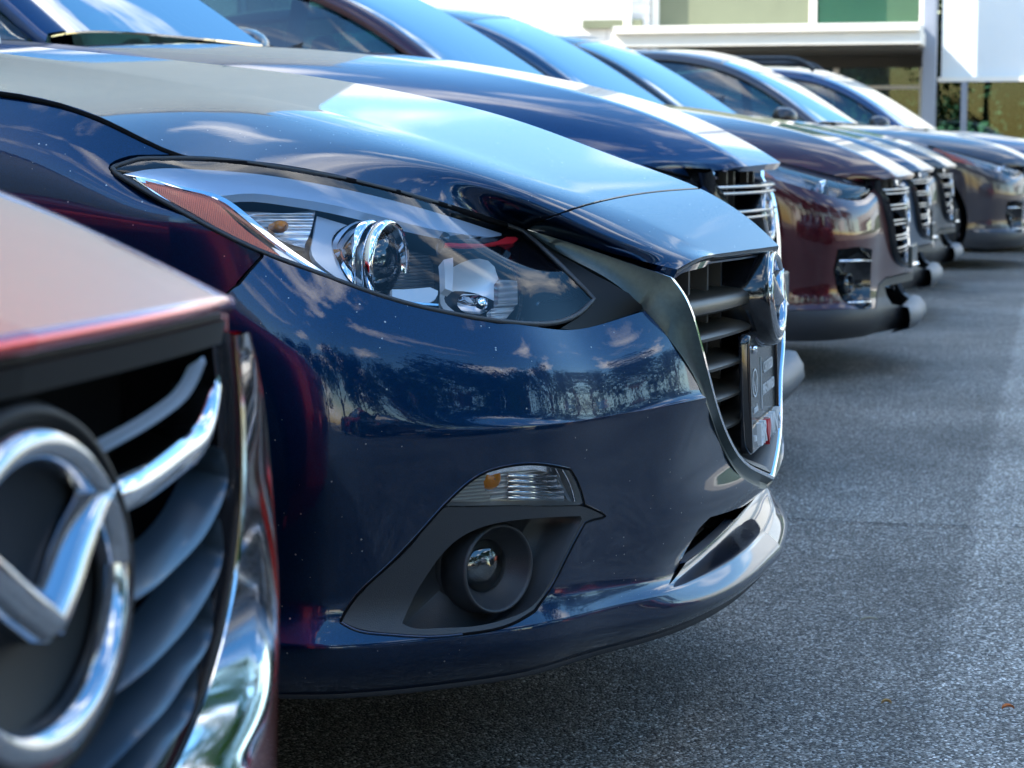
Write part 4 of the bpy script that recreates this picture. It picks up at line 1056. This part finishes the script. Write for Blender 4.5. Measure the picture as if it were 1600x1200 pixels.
    fog_px = cl([(532, 972), (545, 946), (600, 889), (650, 838), (692, 791)], 4) + cl([(692, 791), (720, 764), (750, 742), (790, 729), (840, 725), (890, 733)], 4)[1:] + cl([(890, 733), (903, 756), (912, 786)], 3)[1:] + cl([(912, 788), (928, 796), (945, 806), (925, 812), (913, 817)], 3) + cl([(913, 817), (890, 860), (862, 915), (835, 955)], 3)[1:] + cl([(835, 955), (800, 975), (740, 989), (670, 995), (600, 991), (555, 984), (532, 972)], 4)[1:-1]
    fogh = LF(fog_px)
    F = lambda w, z: fs.front(w, z)
    z_of = lambda w, z: F(w, z)
    intake = LF([(1045, 914), (1066, 872), (1092, 826), (1110, 808), (1150, 795), (1190, 783)]) + [(6 * 8 + 2, nc + .5), (7 * 8 - .5, nc + .5), (7 * 8 - .5, 11 * 8), (7 * 8 - .5, 10 * 8)]
    arc = []
    for k in range(17):
        a = math.radians(-70 + 150 * k / 16); arc.append(fs.side(-.90 + .365 * math.cos(a), .33 + .365 * math.sin(a)))
    arc += [(arc[-1][0], -4), (arc[0][0], -4)]
    sl = LF([(412, 402), (396, 420), (375, 445)]); 
    leftcut = [(-2, -2), (-2, sl[0][1])] + sl + [fs.side(-.545, .60), (fs.side(-.545, .60)[0], -2)]
    out = [(0.12, 0), (nr, 0), (nr, nc), (0.12, nc)]
    panel('front_bumper', fs, body, root, out, [gh, fogh, intake, arc, leftcut], thick=.014)
    slp = [fs.ev(*q) for q in densify(sl + [fs.side(-.545, .60)], 2)[:-6]]
    seam(root, [p - n * .004 for p, n in slp[:max(4, len(slp) // 2)]], .004, 'bumper_gap')
    # black underlip
    rows = []
    for k, p in enumerate(fs.G[-1]):
        q = p.copy(); inw = np.array([-.06, .05 if k < 50 else .05 * (fs.nc - k) / (fs.nc - 50), 0]); rows.append([p + np.array([.000, 0, .004]), p + np.array([.003, -.002, -.004]), p + inw * .15 + np.array([0, 0, -.007]), p + inw + np.array([0, 0, .01])])
    mb = MB(); mb.loft(rows); mb.loft([[v * np.array([1, -1, 1]) for v in r][::-1] for r in rows]); mb.build('underlip', M['cladding'], root)
    # painted chin spoiler standing proud under the intake
    # ---- chrome wing
    OLp = [(825, 362, .50), (880, 398, .49), (955, 439, .478), (1010, 486, .466)]
    OL = [P(*q) for q in OLp]
    for x, y in [(1050, 537), (1083, 588), (1108, 645), (1128, 700), (1150, 738), (1188, 763)]:
        p, n = fs.ev(*FR.px(fs, x, y)); OL.append(p + n * .001)
    pb = fs.ev(FR.px(fs, 1207, 768)[0], nc); OL.append(pb[0] + np.array([.001, 0, -.002]))
    CR = [P(824, 359, .497), P(890, 379, .484), P(965, 405, .472), P(1048, 433, .455), P(1071, 466, .448), P(1090, 520, .435), P(1108, 590, .41), P(1128, 660, .335), P(1153, 712, .25), P(1186, 739, .12), P(1209, 750, 0)]
    OL = curve(OL, 7, (3,)); CR = curve(CR, 7, (3,))
    rows = []
    for k, (a, b) in enumerate(zip(OL, CR)):
        f = min(1, k / 6); inn = np.array([-.004, .010, .0]); f2 = max(0, (k - 21) / 49.0)
        if k > 21: inn = np.array([-.002, .010 * (1 - f2), .007 * f2])
        m1 = a * .5 + b * .5 + np.array([-.006, .003, 0]) * f
        rows.append([a + np.array([-.012, .004, 0]), a, m1, b, b + inn * .5 * f + np.array([.002, 0, .001]), b + inn * f, b + inn * 1.5 * f + np.array([-.05 * f, 0, 0])])
    mb = MB(); mb.loft([r[:4] for r in rows]); mb.loft([[v * np.array([1, -1, 1]) for v in r[:4]][::-1] for r in rows])
    gw_ = mb.build('grille_wing', M['satin'], root, autosmooth=60)
    mb = MB(); mb.loft([r[3:] for r in rows]); mb.loft([[v * np.array([1, -1, 1]) for v in r[3:]][::-1] for r in rows]); mb.build('wing_edge', M['chrome'], gw_)
    # ---- grille
    mb = MB(); rows = [[(-.135 - .02 * abs(s_), s_ * .41, z) for s_ in np.linspace(-1, 1, 9)] for z in np.linspace(.36, .715, 5)]; mb.loft(rows)
    mb.build('grille_back', M['liner'], root)
    # inner black frame following the wing
    fr_ = []
    for r in rows[0:0]: pass
    mb = MB(); rows = []
    for k, b in enumerate(CR[21:]):
        f2 = k / 49.0; inn = np.array([0, .012 * (1 - f2 * .8), .010 * f2]); rows.append([b + inn + np.array([-.004, 0, 0]), b + inn * 1.9 + np.array([-.012, 0, 0]), b + inn * 2.4 + np.array([-.08, 0, 0])])
    mb.loft(rows); mb.loft([[v * np.array([1, -1, 1]) for v in r][::-1] for r in rows]); mb.build('grille_frame', M['plastic'], root)
    gz = [(b[2], -b[1]) for b in CR[21:]][::-1]; zs = [a for a, _ in gz]; ws = [b for _, b in gz]
    wid = lambda z: max(.03, float(np.interp(z, zs, ws)) - .02)
    for z, tk, ch in ((.655, .018, .06), (.609, .009, .045), (.565, .0085, .045), (.520, .008, .045), (.477, .0075, .04), (.437, .007, .035)):
        W = wid(z); rows = []
        for w in np.linspace(-W, W, 41):
            u0 = -.016 - .28 * w * w; e = 1 - .0 * abs(w) / W
            rows.append([(u0 - ch, w, z + .012), (u0 - .012, w, z + .004 + tk * .15), (u0 - .002, w, z + .001), (u0 + .001, w, z - tk * .3), (u0 + .0, w, z - tk * .8), (u0 - .006, w, z - tk), (u0 - ch, w, z - tk * .4)])
        mb = MB(); mb.loft(rows, closed=True, capends=True); mb.build('grille_slat', M['bronze'], root, autosmooth=45)
    for w in (-.30, -.20, -.11, .11, .20, .30):
        mb = MB(); mb.box(-.095, -.055 - .2 * w * w, w - .007, w + .007, .42, .70); mb.build('grille_strut', M['plastic'], root, smooth=False)
    # grille top lip under the nose cap
    e = hs.G[:, -1]; rows = [[p + np.array([0, 0, -.001]), p + np.array([-.001, 0, -.006]), p + np.array([-.012, 0, -.012]), p + np.array([-.09, 0, -.014])] for p in e]
    mb = MB(); mb.loft(rows); mb.loft([[v * np.array([1, -1, 1]) for v in r][::-1] for r in rows]); mb.build('grille_header', M['gloss'], root)
    emblem(root, (.006, 0, .648), .0725, .0585, tilt=.10)
    # ---- number plate and dealer frame
    pc = np.array([-.012, 0, .512]); Rr = np.array([0, 1., 0]); Uu = np.array([-.04, 0, 1.]); Uu /= np.linalg.norm(Uu); Nn = np.cross(Rr, Uu)
    def at(a, b, d=0): return pc + Rr * a + Uu * b + Nn * d
    def rrect(hw, hh, r, d, n=6):
        o = []
        for cx, cy, a0 in ((hw - r, hh - r, 0), (-hw + r, hh - r, 90), (-hw + r, -hh + r, 180), (hw - r, -hh + r, 270)):
            for k in range(n + 1):
                a = math.radians(a0 + 90 * k / n); o.append(at(cx + r * math.cos(a), cy + r * math.sin(a), d))
        return o
    mb = MB(); mb.prism(rrect(.150, .074, .010, -.004), Nn * .005); pl = mb.build('number_plate', M['plate'], root, smooth=False)
    mb = MB(); mb.loft([rrect(.159, .086, .014, -.010), rrect(.160, .087, .014, .002), rrect(.157, .084, .012, .006), rrect(.150, .077, .010, .006), rrect(.148, .075, .010, .001)], closed=True); mb.build('plate_frame', M['gloss'], pl)
    mb = MB(); mb.prism([at(-.149, -.083, .001), at(.149, -.083, .001), at(.149, -.050, .001), at(-.149, -.050, .001)], Nn * .004); mb.build('dealer_bar', M['gloss'], pl, smooth=False)
    mb = MB()
    text_mb(mb, "BR", .046, at(-.070, -.066, .008), Rr, Uu, .008, ax=1.25); text_mb(mb, "WN'S", .046, at(.058, -.066, .008), Rr, Uu, .008, ax=1.25)
    for sx_ in (-.128, .128): mb.prism([at(sx_ - .006, -.07, .004), at(sx_ + .006, -.07, .004), at(sx_ + .006, -.062, .004), at(sx_ - .006, -.062, .004)], Nn * .004)
    mb.build('dealer_lettering', M['white_letter'], pl, smooth=False)
    def heart(c, s_):
        return [at(c[0] + s_ * 16 * math.sin(t) ** 3 / 17, c[1] + s_ * (13 * math.cos(t) - 5 * math.cos(2 * t) - 2 * math.cos(3 * t) - math.cos(4 * t)) / 15, .004) for t in np.linspace(0, 2 * math.pi, 28, endpoint=False)]
    mb = MB(); mb.prism(heart((-.018, -.066), .020), Nn * .009); mb.build('heart_mark', M['red_letter'], pl, smooth=False)
    mb = MB(); text_mb(mb, "BR WN'S", .020, at(.02, .080, .008), Rr, Uu, .003, ax=1.2); mb.build('frame_lettering', M['white_letter'], pl, smooth=False)
    mb = MB(); mb.prism(heart((.005, .080), .008), Nn * .005); mb.build('heart_mark', M['red_letter'], pl, smooth=False)
    mb = MB(); text_mb(mb, "CERTIFIED", .023, at(.068, .022, .0022), Rr, Uu, .001, ax=1.0); text_mb(mb, "PRE-OWNED", .023, at(.068, -.010, .0022), Rr, Uu, .001, ax=.98)
    text_mb(mb, "mazda", .016, at(-.080, -.028, .0022), Rr, Uu, .001, ax=1.0)
    mb.tube([at(-.012, .042, .002), at(-.012, -.036, .002)], .0009, 5)
    mb.build('plate_lettering', M['white_letter'], pl, smooth=False)
    mb = MB(); cc = (-.080, .010)
    mb.loft([[at(cc[0] + math.cos(a) * .027 * k, cc[1] + math.sin(a) * .021 * k, .0022) for a in np.linspace(0, 2 * math.pi, 33)] for k in (1, .86)])
    wv = curve([(.9, .35), (.5, .1), (.2, -.3), (0, -.65)], 5)
    for sg in (1, -1): mb.loft([[at(cc[0] + sg * (a * .027 - .002), cc[1] + b * .021, .0022), at(cc[0] + sg * (a * .027 + .0022), cc[1] + b * .021 + .0012, .0022)] for a, b in wv])
    mb.build('plate_mark', M['white_letter'], pl, smooth=False)
    for sg in (-1, 1):
        mb = MB(); mb.lathe(at(sg * .088, .060, .0015), Nn, [(0, .0065), (.004, .0065), (.006, .004), (.006, .0005)], 14); mb.build('plate_screw', M['chrome'], pl)
    # ---- intake: dark duct with fine bright lips
    ip = [fs.ev(*q) for q in densify(intake, 3)]
    mb = MB(); k_ = [(p, n) for p, n in ip if -p[1] > -.02]
    mb.loft([[p for p, n in k_], [p + np.array([-.05, 0, 0]) for p, n in k_], [p + np.array([-.09, 0, 0]) for p, n in k_]])
    mb.loft([[p * np.array([1, -1, 1]) for p, n in k_][::-1], [(p + np.array([-.09, 0, 0])) * np.array([1, -1, 1]) for p, n in k_][::-1]])
    mb.build('intake_duct', M['gloss'], root)
    mb = MB(); mb.loft([[(-.16, s_ * .5, z) for s_ in np.linspace(-1, 1, 5)] for z in (.20, .42)]); mb.build('intake_back', M['liner'], root)
    for dz, r_ in ((.0, .0022), (.012, .0015)):
        mb = MB(); pts = [(-.092 + dz * .6 - 0.0 * w, -w, .292 + dz) for w in (.40, .38)] ; pts = []
        for w in np.linspace(-.40, .40, 41): pts.append((-.045 - .30 * w * w - dz * 1.4, w, .290 + dz + .0 * w))
        mb.tube(pts, r_, 6); mb.build('intake_trim', M['chrome'], root)
    for z in (.312, .333):
        mb = MB(); mb.tube([(-.09 - .25 * w * w, w, z) for w in np.linspace(-.38, .38, 21)], .004, 6, flat=.6); mb.build('intake_slat', M['plastic'], root)
    # ---- fog lamp bezel
    bz_px = cl([(534, 971), (548, 947), (602, 891), (652, 841), (694, 794), (700, 792)], 4) + [(800, 790), (906, 790)] + cl([(906, 790), (926, 797), (942, 806), (922, 811), (911, 816)], 3)[1:] + cl([(911, 816), (888, 860), (860, 914), (833, 953)], 3)[1:] + cl([(833, 953), (799, 973), (740, 987), (670, 992.5), (601, 988.5), (556, 981), (534, 971)], 4)[1:-1]
    bz = LF(bz_px)
    rec_px = cl([(628, 974), (645, 935), (672, 890), (705, 850), (745, 826), (800, 813), (860, 808), (906, 806)], 4) + cl([(908, 811), (886, 858), (858, 910), (830, 948), (795, 966), (740, 979), (680, 982), (640, 980), (628, 974)], 4)[:-1]
    rec = LF(rec_px)
    fg = panel('fog_lamp_bezel', fs, M['plastic'], root, bz, [rec], thick=.02, mirror=False, off=-.001)
    rp = [fs.ev(*q) for q in densify(rec, 2)]; n_av = np.mean([n for p, n in rp], axis=0); n_av /= np.linalg.norm(n_av)
    cen = fs.ev(*FR.px(fs, 765, 905))[0]
    mb = MB()
    mb.loft([[p + n * .001 for p, n in rp], [p - n * .004 + (cen - p) * .02 for p, n in rp], [p - n * .030 + (cen - p) * .07 for p, n in rp], [p - n * .052 + (cen - p) * .16 for p, n in rp], [p + (cen - n_av * .068 - p) * .6 for p, n in rp], [p + (cen - n_av * .070 - p) * .999 for p, n in rp]], closed=True)
    mb.build('fog_recess', M['plastic'], fg)
    seam(fg, [p + n * .0008 for p, n in [fs.ev(*q) for q in densify(LF(fog_px), 2)]][: -14], .0016, 'bezel_gap')
    tip, _ = fs.ev(*FR.px(fs, 784, 892)); ax = np.array([math.cos(math.radians(35)), -math.sin(math.radians(35)), .0])
    c0 = tip + np.array([.004, .004, 0]) - ax * .012
    R_ = .0555
    mb = MB(); mb.lathe(c0, ax, [(-.10, R_ * 1.12), (-.060, R_ * 1.10), (-.0405, R_ * 1.07), (-.040, R_ * 1.055), (-.0385, R_ * 1.055), (-.038, R_ * 1.06), (-.015, R_ * 1.02), (-.003, R_ * .985), (.001, R_ * .95), (.0005, R_ * .91), (-.004, R_ * .885), (-.016, R_ * .72), (-.026, R_ * .62), (-.028, R_ * .58), (-.05, R_ * .57)], 56)
    mb.build('fog_cowl', M['plastic'], fg)
    mb = MB(); mb.lathe(c0, ax, [(-.029, R_ * .585), (-.023, R_ * .50), (-.018, R_ * .3), (-.016, .0005)], 36); mb.build('fog_glass', M['glassball'], fg)
    mb = MB(); mb.lathe(c0, ax, [(-.040, R_ * .57), (-.05, R_ * .52), (-.066, R_ * .34), (-.074, R_ * .08)], 36); mb.build('fog_reflector', M['fluted'], fg)
    mb = MB(); mb.lathe(c0, ax, [(-.072, .007), (-.045, .007), (-.040, .004), (-.039, .0005)], 16); mb.build('fog_bulb', M['glassball'], fg)
    mb = MB(); he = [fs.ev(*q) for q in densify(fogh, 2)]; mb.tube([p - n * .0006 for p, n in he] + [he[0][0] - he[0][1] * .0006], .0022, 8, cap=False); mb.build('bezel_edge', body, fg)
    # indicator lamp above the bezel
    tl_px = cl([(696, 788), (722, 763), (752, 741), (791, 730), (840, 726.5), (888, 734.5)], 4) + cl([(888, 734.5), (901, 757), (910, 786)], 3)[1:] + [(905, 788.5), (800, 789), (700, 790)]
    tl_ = LF(tl_px)
    tu = panel('turn_signal', fs, M['lens'], fg, tl_, thick=0, mirror=False, off=-.002)
    def tin(name, mat, px, off, thick=.006, bulge=None): return panel(name, fs, mat, fg, LF(px), thick=thick, mirror=False, off=off, bulge=bulge)
    tin('turn_reflector', M['fluted'], [(774, 745), (800, 738), (840, 735), (875, 741), (892, 760), (900, 784), (774, 784), (764, 765)], .013, bulge=None)
    tin('turn_diffuser', ribbed('turn_lens_rib', (.60, .60, .57), 2, 1500, .25, .0, depth=.8, coat=.5), [(704, 786), (724, 766), (752, 746), (770, 740), (760, 755), (762, 768), (770, 776), (770, 786)], .007)
    tin('turn_trim', M['chrome'], [(752, 741), (790, 731), (840, 728), (887, 736), (907, 785), (898, 785), (878, 744), (840, 735), (795, 738), (770, 744)], .005)
    p, n = fs.ev(*FR.px(fs, 775, 751)); mb = MB(); mb.lathe(p - n * .012, (.6, -.6, 0), [(-.012, .012), (.0, .014), (.006, .010), (.009, .001)], 18); mb.build('turn_bulb', M['orange'], fg)
    for k in range(5):
        y0 = 746 + k * 8.6; A_, n1 = fs.ev(*FR.px(fs, 800, y0)); B_, n2 = fs.ev(*FR.px(fs, 890 if k > 1 else 878, y0 + 1)); mb = MB(); mb.tube([A_ - n1 * .010, (A_ + B_) / 2 - n1 * .008, B_ - n2 * .010], .0022, 6, flat=1.6); mb.build('turn_rib', M['chrome'], fg)
    tw = [fs.ev(*q) for q in densify(tl_, 2)]
    mb = MB(); mb.loft([[p for p, n in tw], [p - n * .03 for p, n in tw]], closed=True); mb.build('turn_wall', M['lampwhite'], fg)
    panel('turn_back', fs, M['lampwhite'], fg, tl_, thick=0, mirror=False, off=.022)
    mirror_tree(fg)
    # ---- sides, greenhouse
    sp = [P(500, 269, .742), P(400, 253, .782), P(285, 241, .818), P(130, 175, .824), P(0, 148, .824), V(-1.2, .824, .962), V(-1.60, .828, .984), V(-2.1, .83, 1.0), V(-2.8, .835, 1.01), V(-3.3, .825, 1.03), V(-3.8, .78, 1.03), V(-4.2, .60, 1.0)]
    sp = [np.array([q[0], -q[1], q[2] - .003]) for q in sp]
    def cut(sd):
        LS = lambda pts: [FR.px(sd, x, y) for x, y in pts]
        a = LS(cl([(288, 241), (230, 241.5), (186, 248), (169, 262), (178, 273), (217, 297), (298, 342), (404, 394)], 3) + [(407, 400), (391, 417), (370, 440)])
        b = [sd.side(-.548, .60), sd.side(-.548, .45)]
        return [(0, a[0][1])] + a + b + [(sd.nr - 1, b[-1][1]), (sd.nr - 1, sd.nc - 1), (0, sd.nc - 1)]
    cabin(root, T, body, front_cut=cut, side_pts=sp, arch=(-.90, -3.50), rw=.325)
    mb = MB(); mb.box(-.60, -.25, -.5, .5, .28, .60); mb.build('engine_bay', M['liner'], root, smooth=False)
    return root
blue = build_blue()

# ------------------------------------------------------------------ the red car in the near left corner
def build_red():
    FR = Frame(-.44, .89); PF = FR.PF
    root = empty('red_car', (-.44, .89, 0)); body = M['red']
    tag(root, 'glossy red car in the near left corner with a big chrome winged badge', 'car')
    V = lambda w, u, z: np.array([u, -w, z])
    def T(u, w, z): return np.array([u - .05, w, z * .96 if z < 1.04 else .998 + (z - 1.04) * .9])
    R0 = [V(0, -1.44, 1.035), V(0, -1.0, .985), V(0, -.6, .93), V(0, -.3, .872), V(0, -.15, .832), V(0, -.06, .800), V(0, -.006, .780)]
    R1 = [V(.3, -1.46, 1.03), V(.28, -1.0, .98), V(.26, -.6, .925), V(.23, -.31, .868), V(.21, -.165, .829), V(.2, -.075, .798), V(.19, -.018, .778)]
    R2 = [V(.66, -1.54, 1.01), V(.64, -1.05, .962), V(.58, -.66, .91), V(.48, -.34, .857), V(.42, -.20, .822), V(.385, -.11, .792), V(.36, -.052, .772)]
    R3 = [V(.80, -1.63, .985), V(.78, -1.12, .938), V(.70, -.70, .89), V(.545, -.345, .846), V(.465, -.21, .812), V(.42, -.125, .785), V(.392, -.066, .768)]
    hs = Surf([R0, R1, R2, R3], 10, 10)
    panel('bonnet', hs, body, root, thick=.02)
    e = hs.G[:, -1]; rows = []
    for p in e: rows.append([p, p + np.array([.004, 0, -.0015]), p + np.array([.006, 0, -.005]), p + np.array([.004, 0, -.0095]), p + np.array([-.004, 0, -.012])])
    mb = MB(); mb.loft(rows); mb.loft([[v * np.array([1, -1, 1]) for v in r][::-1] for r in rows]); mb.build('bonnet_lip', body, root)
    rows = [[p + np.array([-.004, 0, -.012]), p + np.array([-.004, 0, -.015]), p + np.array([-.001, 0, -.016]), p + np.array([-.004, 0, -.030]), p + np.array([-.03, 0, -.033]), p + np.array([-.10, 0, -.030])] for p in e]
    mb = MB(); mb.loft(rows); mb.loft([[v * np.array([1, -1, 1]) for v in r][::-1] for r in rows]); mb.build('grille_header', M['header'], root, autosmooth=50)
    # fender / lamp strip beyond the bonnet edge
    top = [np.array(p) + np.array([0, -.002, -.003]) for p in R3]
    strip = []
    for f, dw, dz in ((0, 0, 0), (.4, .014, -.002), (1, .030, -.018), (1, .038, -.05)):
        strip.append([t + np.array([-.01 * f, -dw * (1 + max(0, (.2 + t[0]) * -1) * .6), dz]) for t in top])
    ss = Surf(strip, 6, 6); panel('wing_top', ss, body, root, thick=.01)
    seam(root, [p + np.array([0, -.001, .0005]) for p in hs.G[-1, ::3]], .0016, 'bonnet_gap'); seam(root, [(p + np.array([0, -.001, .0005])) * np.array([1, -1, 1]) for p in hs.G[-1, ::3]], .0016, 'bonnet_gap')
    # front bumper (mostly outside the picture), grille opening cut out of it
    row0 = [V(.90, -.70, .84), V(.898, -.56, .80), V(.885, -.45, .77), V(.85, -.35, .745), V(.78, -.26, .725), V(.68, -.19, .715), V(.57, -.135, .72), V(.46, -.09, .735), V(.30, -.06, .75), V(.15, -.045, .755), V(0, -.04, .76)]
    sp_ = [(.012, '.03'), (.020, '.09'), (.030, .56), (.028, .45), (.030, .34), (.034, .30), (.040, .26), (.036, .22), (.01, .18)]
    fs = Surf(plan_rows(row0, sp_), 6, 6); nr, nc = fs.nr - 1, fs.nc - 1
    OU = [PF(*q) for q in [(386, 519, .408), (404, 600, .418), (418, 720, .424), (428, 850, .420), (432, 960, .410), (426, 1060, .392), (409, 1140, .370), (386, 1200, .348), (330, 1310, .285), (230, 1420, .19), (60, 1490, .0)]]
    IN = [PF(*q) for q in [(373, 524, .402), (383, 640, .402), (384, 760, .396), (374, 880, .384), (350, 1000, .362), (313, 1115, .330), (280, 1190, .300), (245, 1250, .27), (190, 1320, .215), (120, 1370, .14), (55, 1400, 0.0)]]
    F = lambda w, z: fs.front(w, z)
    gh = [F(max(.001, -p[1] - .004), min(.75, p[2])) for p in OU] + [(nr * .55, nc + .5), (-2, nc + .5), (-2, F(.41, .745)[1])]
    arc = []
    for k in range(17):
        a = math.radians(-70 + 150 * k / 16); arc.append(fs.side(-.93 + .39 * math.cos(a), .34 + .39 * math.sin(a)))
    arc += [(arc[-1][0], -4), (arc[0][0], -4)]
    panel('front_bumper', fs, body, root, None, [gh, arc], thick=.014)
    OU = curve(OU, 6); IN = curve(IN, 6); rows = []; rows2 = []
    for a, b in zip(OU, IN):
        m_ = (a + b) / 2 + np.array([.0015, 0, 0])
        rows.append([a + np.array([-.02, -.006, 0]), a + np.array([-.003, -.002, 0]), a + np.array([.002, 0, 0]), a + np.array([.0015, .003, 0]), m_, b, b + np.array([-.002, .001, 0]), b + np.array([-.02, .002, 0])])
        rows2.append([b + np.array([-.002, .001, 0]), b + np.array([-.004, .010, .003]), b + np.array([-.010, .022, .005]), b + np.array([-.07, .028, .006])])
    mb = MB(); mb.loft(rows); mb.loft([[v * np.array([1, -1, 1]) for v in r][::-1] for r in rows]); mb.build('grille_surround', M['chrome'], root, autosmooth=22)
    mb = MB(); mb.loft(rows2); mb.loft([[v * np.array([1, -1, 1]) for v in r][::-1] for r in rows2]); mb.build('grille_frame', M['gloss'], root, autosmooth=50)
    mb = MB(); mb.loft([[(-.13, s_ * .43, z) for s_ in np.linspace(-1, 1, 7)] for z in (.30, .765)]); mb.build('grille_back', M['liner'], root)
    # grille blades: each is a V-shaped pair of blades, falling to the badge
    def blade(px, ws, th, chord, mat, name='grille_blade', top=.010, edge=None):
        q = []
        for x, y in px:
            lo_, hi_ = 0.0, .47
            for _ in range(30):
                w = (lo_ + hi_) / 2
                if PF(x, y, w)[0] > -.012 - .30 * w * w - max(0, .15 - w) * .22: lo_ = w
                else: hi_ = w
            q.append(PF(x, y, w))
        pts = curve(q, 8); rows = []; N_ = len(pts)
        for k, p in enumerate(pts):
            s_ = min(1, (k + 1.2) / 5.0); c = chord * s_
            rows.append([p + np.array([-c, 0, top * s_ + .002]), p + np.array([-c * .4, 0, top * .8 * s_ + .001]), p + np.array([-.006 * s_, 0, th * .45]), p + np.array([-.001, 0, th * .2]), p, p + np.array([-.002, 0, -th * .5]), p + np.array([-.010 * s_, 0, -th * .8]), p + np.array([-c, 0, -th * .2])])
        mb = MB(); mb.loft(rows, closed=True, capends=True)
        return mirrored(mb.build(name, mat, root, autosmooth=60))
    blade([(322, 564), (305, 604), (265, 646), (205, 684), (160, 708)], [.335, .315, .25, .15, .1], .0016, .008, M['housing'], top=.002)
    blade([(346, 606), (338, 655), (300, 710), (250, 747), (210, 768), (165, 784)], [.365, .345, .27, .185, .13, .09], .017, .03, M['chrome'], 'chrome_blade')
    blade([(350, 706), (356, 740), (340, 800), (305, 855), (262, 898), (222, 930), (180, 953)], [.375, .365, .31, .25, .18, .12, .08], .004, .030, M['bladeblue'], top=.006)
    blade([(345, 815), (349, 855), (328, 925), (292, 980), (250, 1026), (212, 1060), (170, 1090)], [.370, .360, .31, .25, .18, .12, .08], .004, .030, M['bladeblue'], top=.006)
    blade([(330, 932), (332, 975), (305, 1040), (265, 1100), (220, 1150), (175, 1195), (120, 1235)], [.355, .345, .29, .23, .17, .11, .06], .004, .030, M['bladeblue'], top=.006)
    blade([(308, 1045), (306, 1085), (275, 1150), (235, 1210), (190, 1262), (150, 1300)], [.33, .315, .26, .20, .14, .08], .004, .030, M['bladeblue'], top=.006)
    c = PF(50, 932, 0)
    emblem(root, c + np.array([.0, 0, 0]), .0855, .069, tilt=.06, mm='header')
    def cut(sd):
        f = [(-.80, .89), (-.72, .855), (-.68, .80), (-.66, .70), (-.62, .60), (-.57, .45)]
        st = [sd.side(u, z) for u, z in f]
        return [(0, st[0][1])] + st + [(sd.nr - 1, st[-1][1]), (sd.nr - 1, sd.nc - 1), (0, sd.nc - 1)]
    sp = [np.array([a[0], -a[1], a[2] - .003]) for a in [R3[3], R3[2], R3[1]]]
    sp += [np.array([u - .05, w, z * .96]) for u, w, z in zip(SIDE_U[3:], SIDE_W[3:], SIDE_Z[3:])]
    cabin(root, T, body, front_cut=cut, side_pts=sp, arch=(-.93, -3.6))
    mb = MB(); mb.box(-.62, -.30, -.5, .5, .30, .62); mb.build('engine_bay', M['liner'], root, smooth=False)
    # far and near lamps
    top_ = [V(.80, -.80, .885), V(.735, -.62, .875), V(.62, -.40, .845), V(.51, -.25, .815), V(.44, -.14, .778)]
    bot_ = [V(.83, -.80, .865), V(.893, -.60, .81), V(.86, -.38, .755), V(.74, -.235, .728), V(.55, -.13, .725)]
    rws = [[a * (1 - f) + b * f + np.array([.5, -.8, .2]) * bl for a, b in zip(top_, bot_)] for f, bl in ((0, 0), (.35, .012), (.7, .014), (1, 0))]
    ls = Surf(rws, 5, 6)
    hl = panel('headlight', ls, M['lens'], root, thick=0, mirror=False); hh = panel('lamp_housing', ls, M['housing'], hl, thick=0, mirror=False, off=.04); mirror_tree(hl)
    return root
red = build_red()
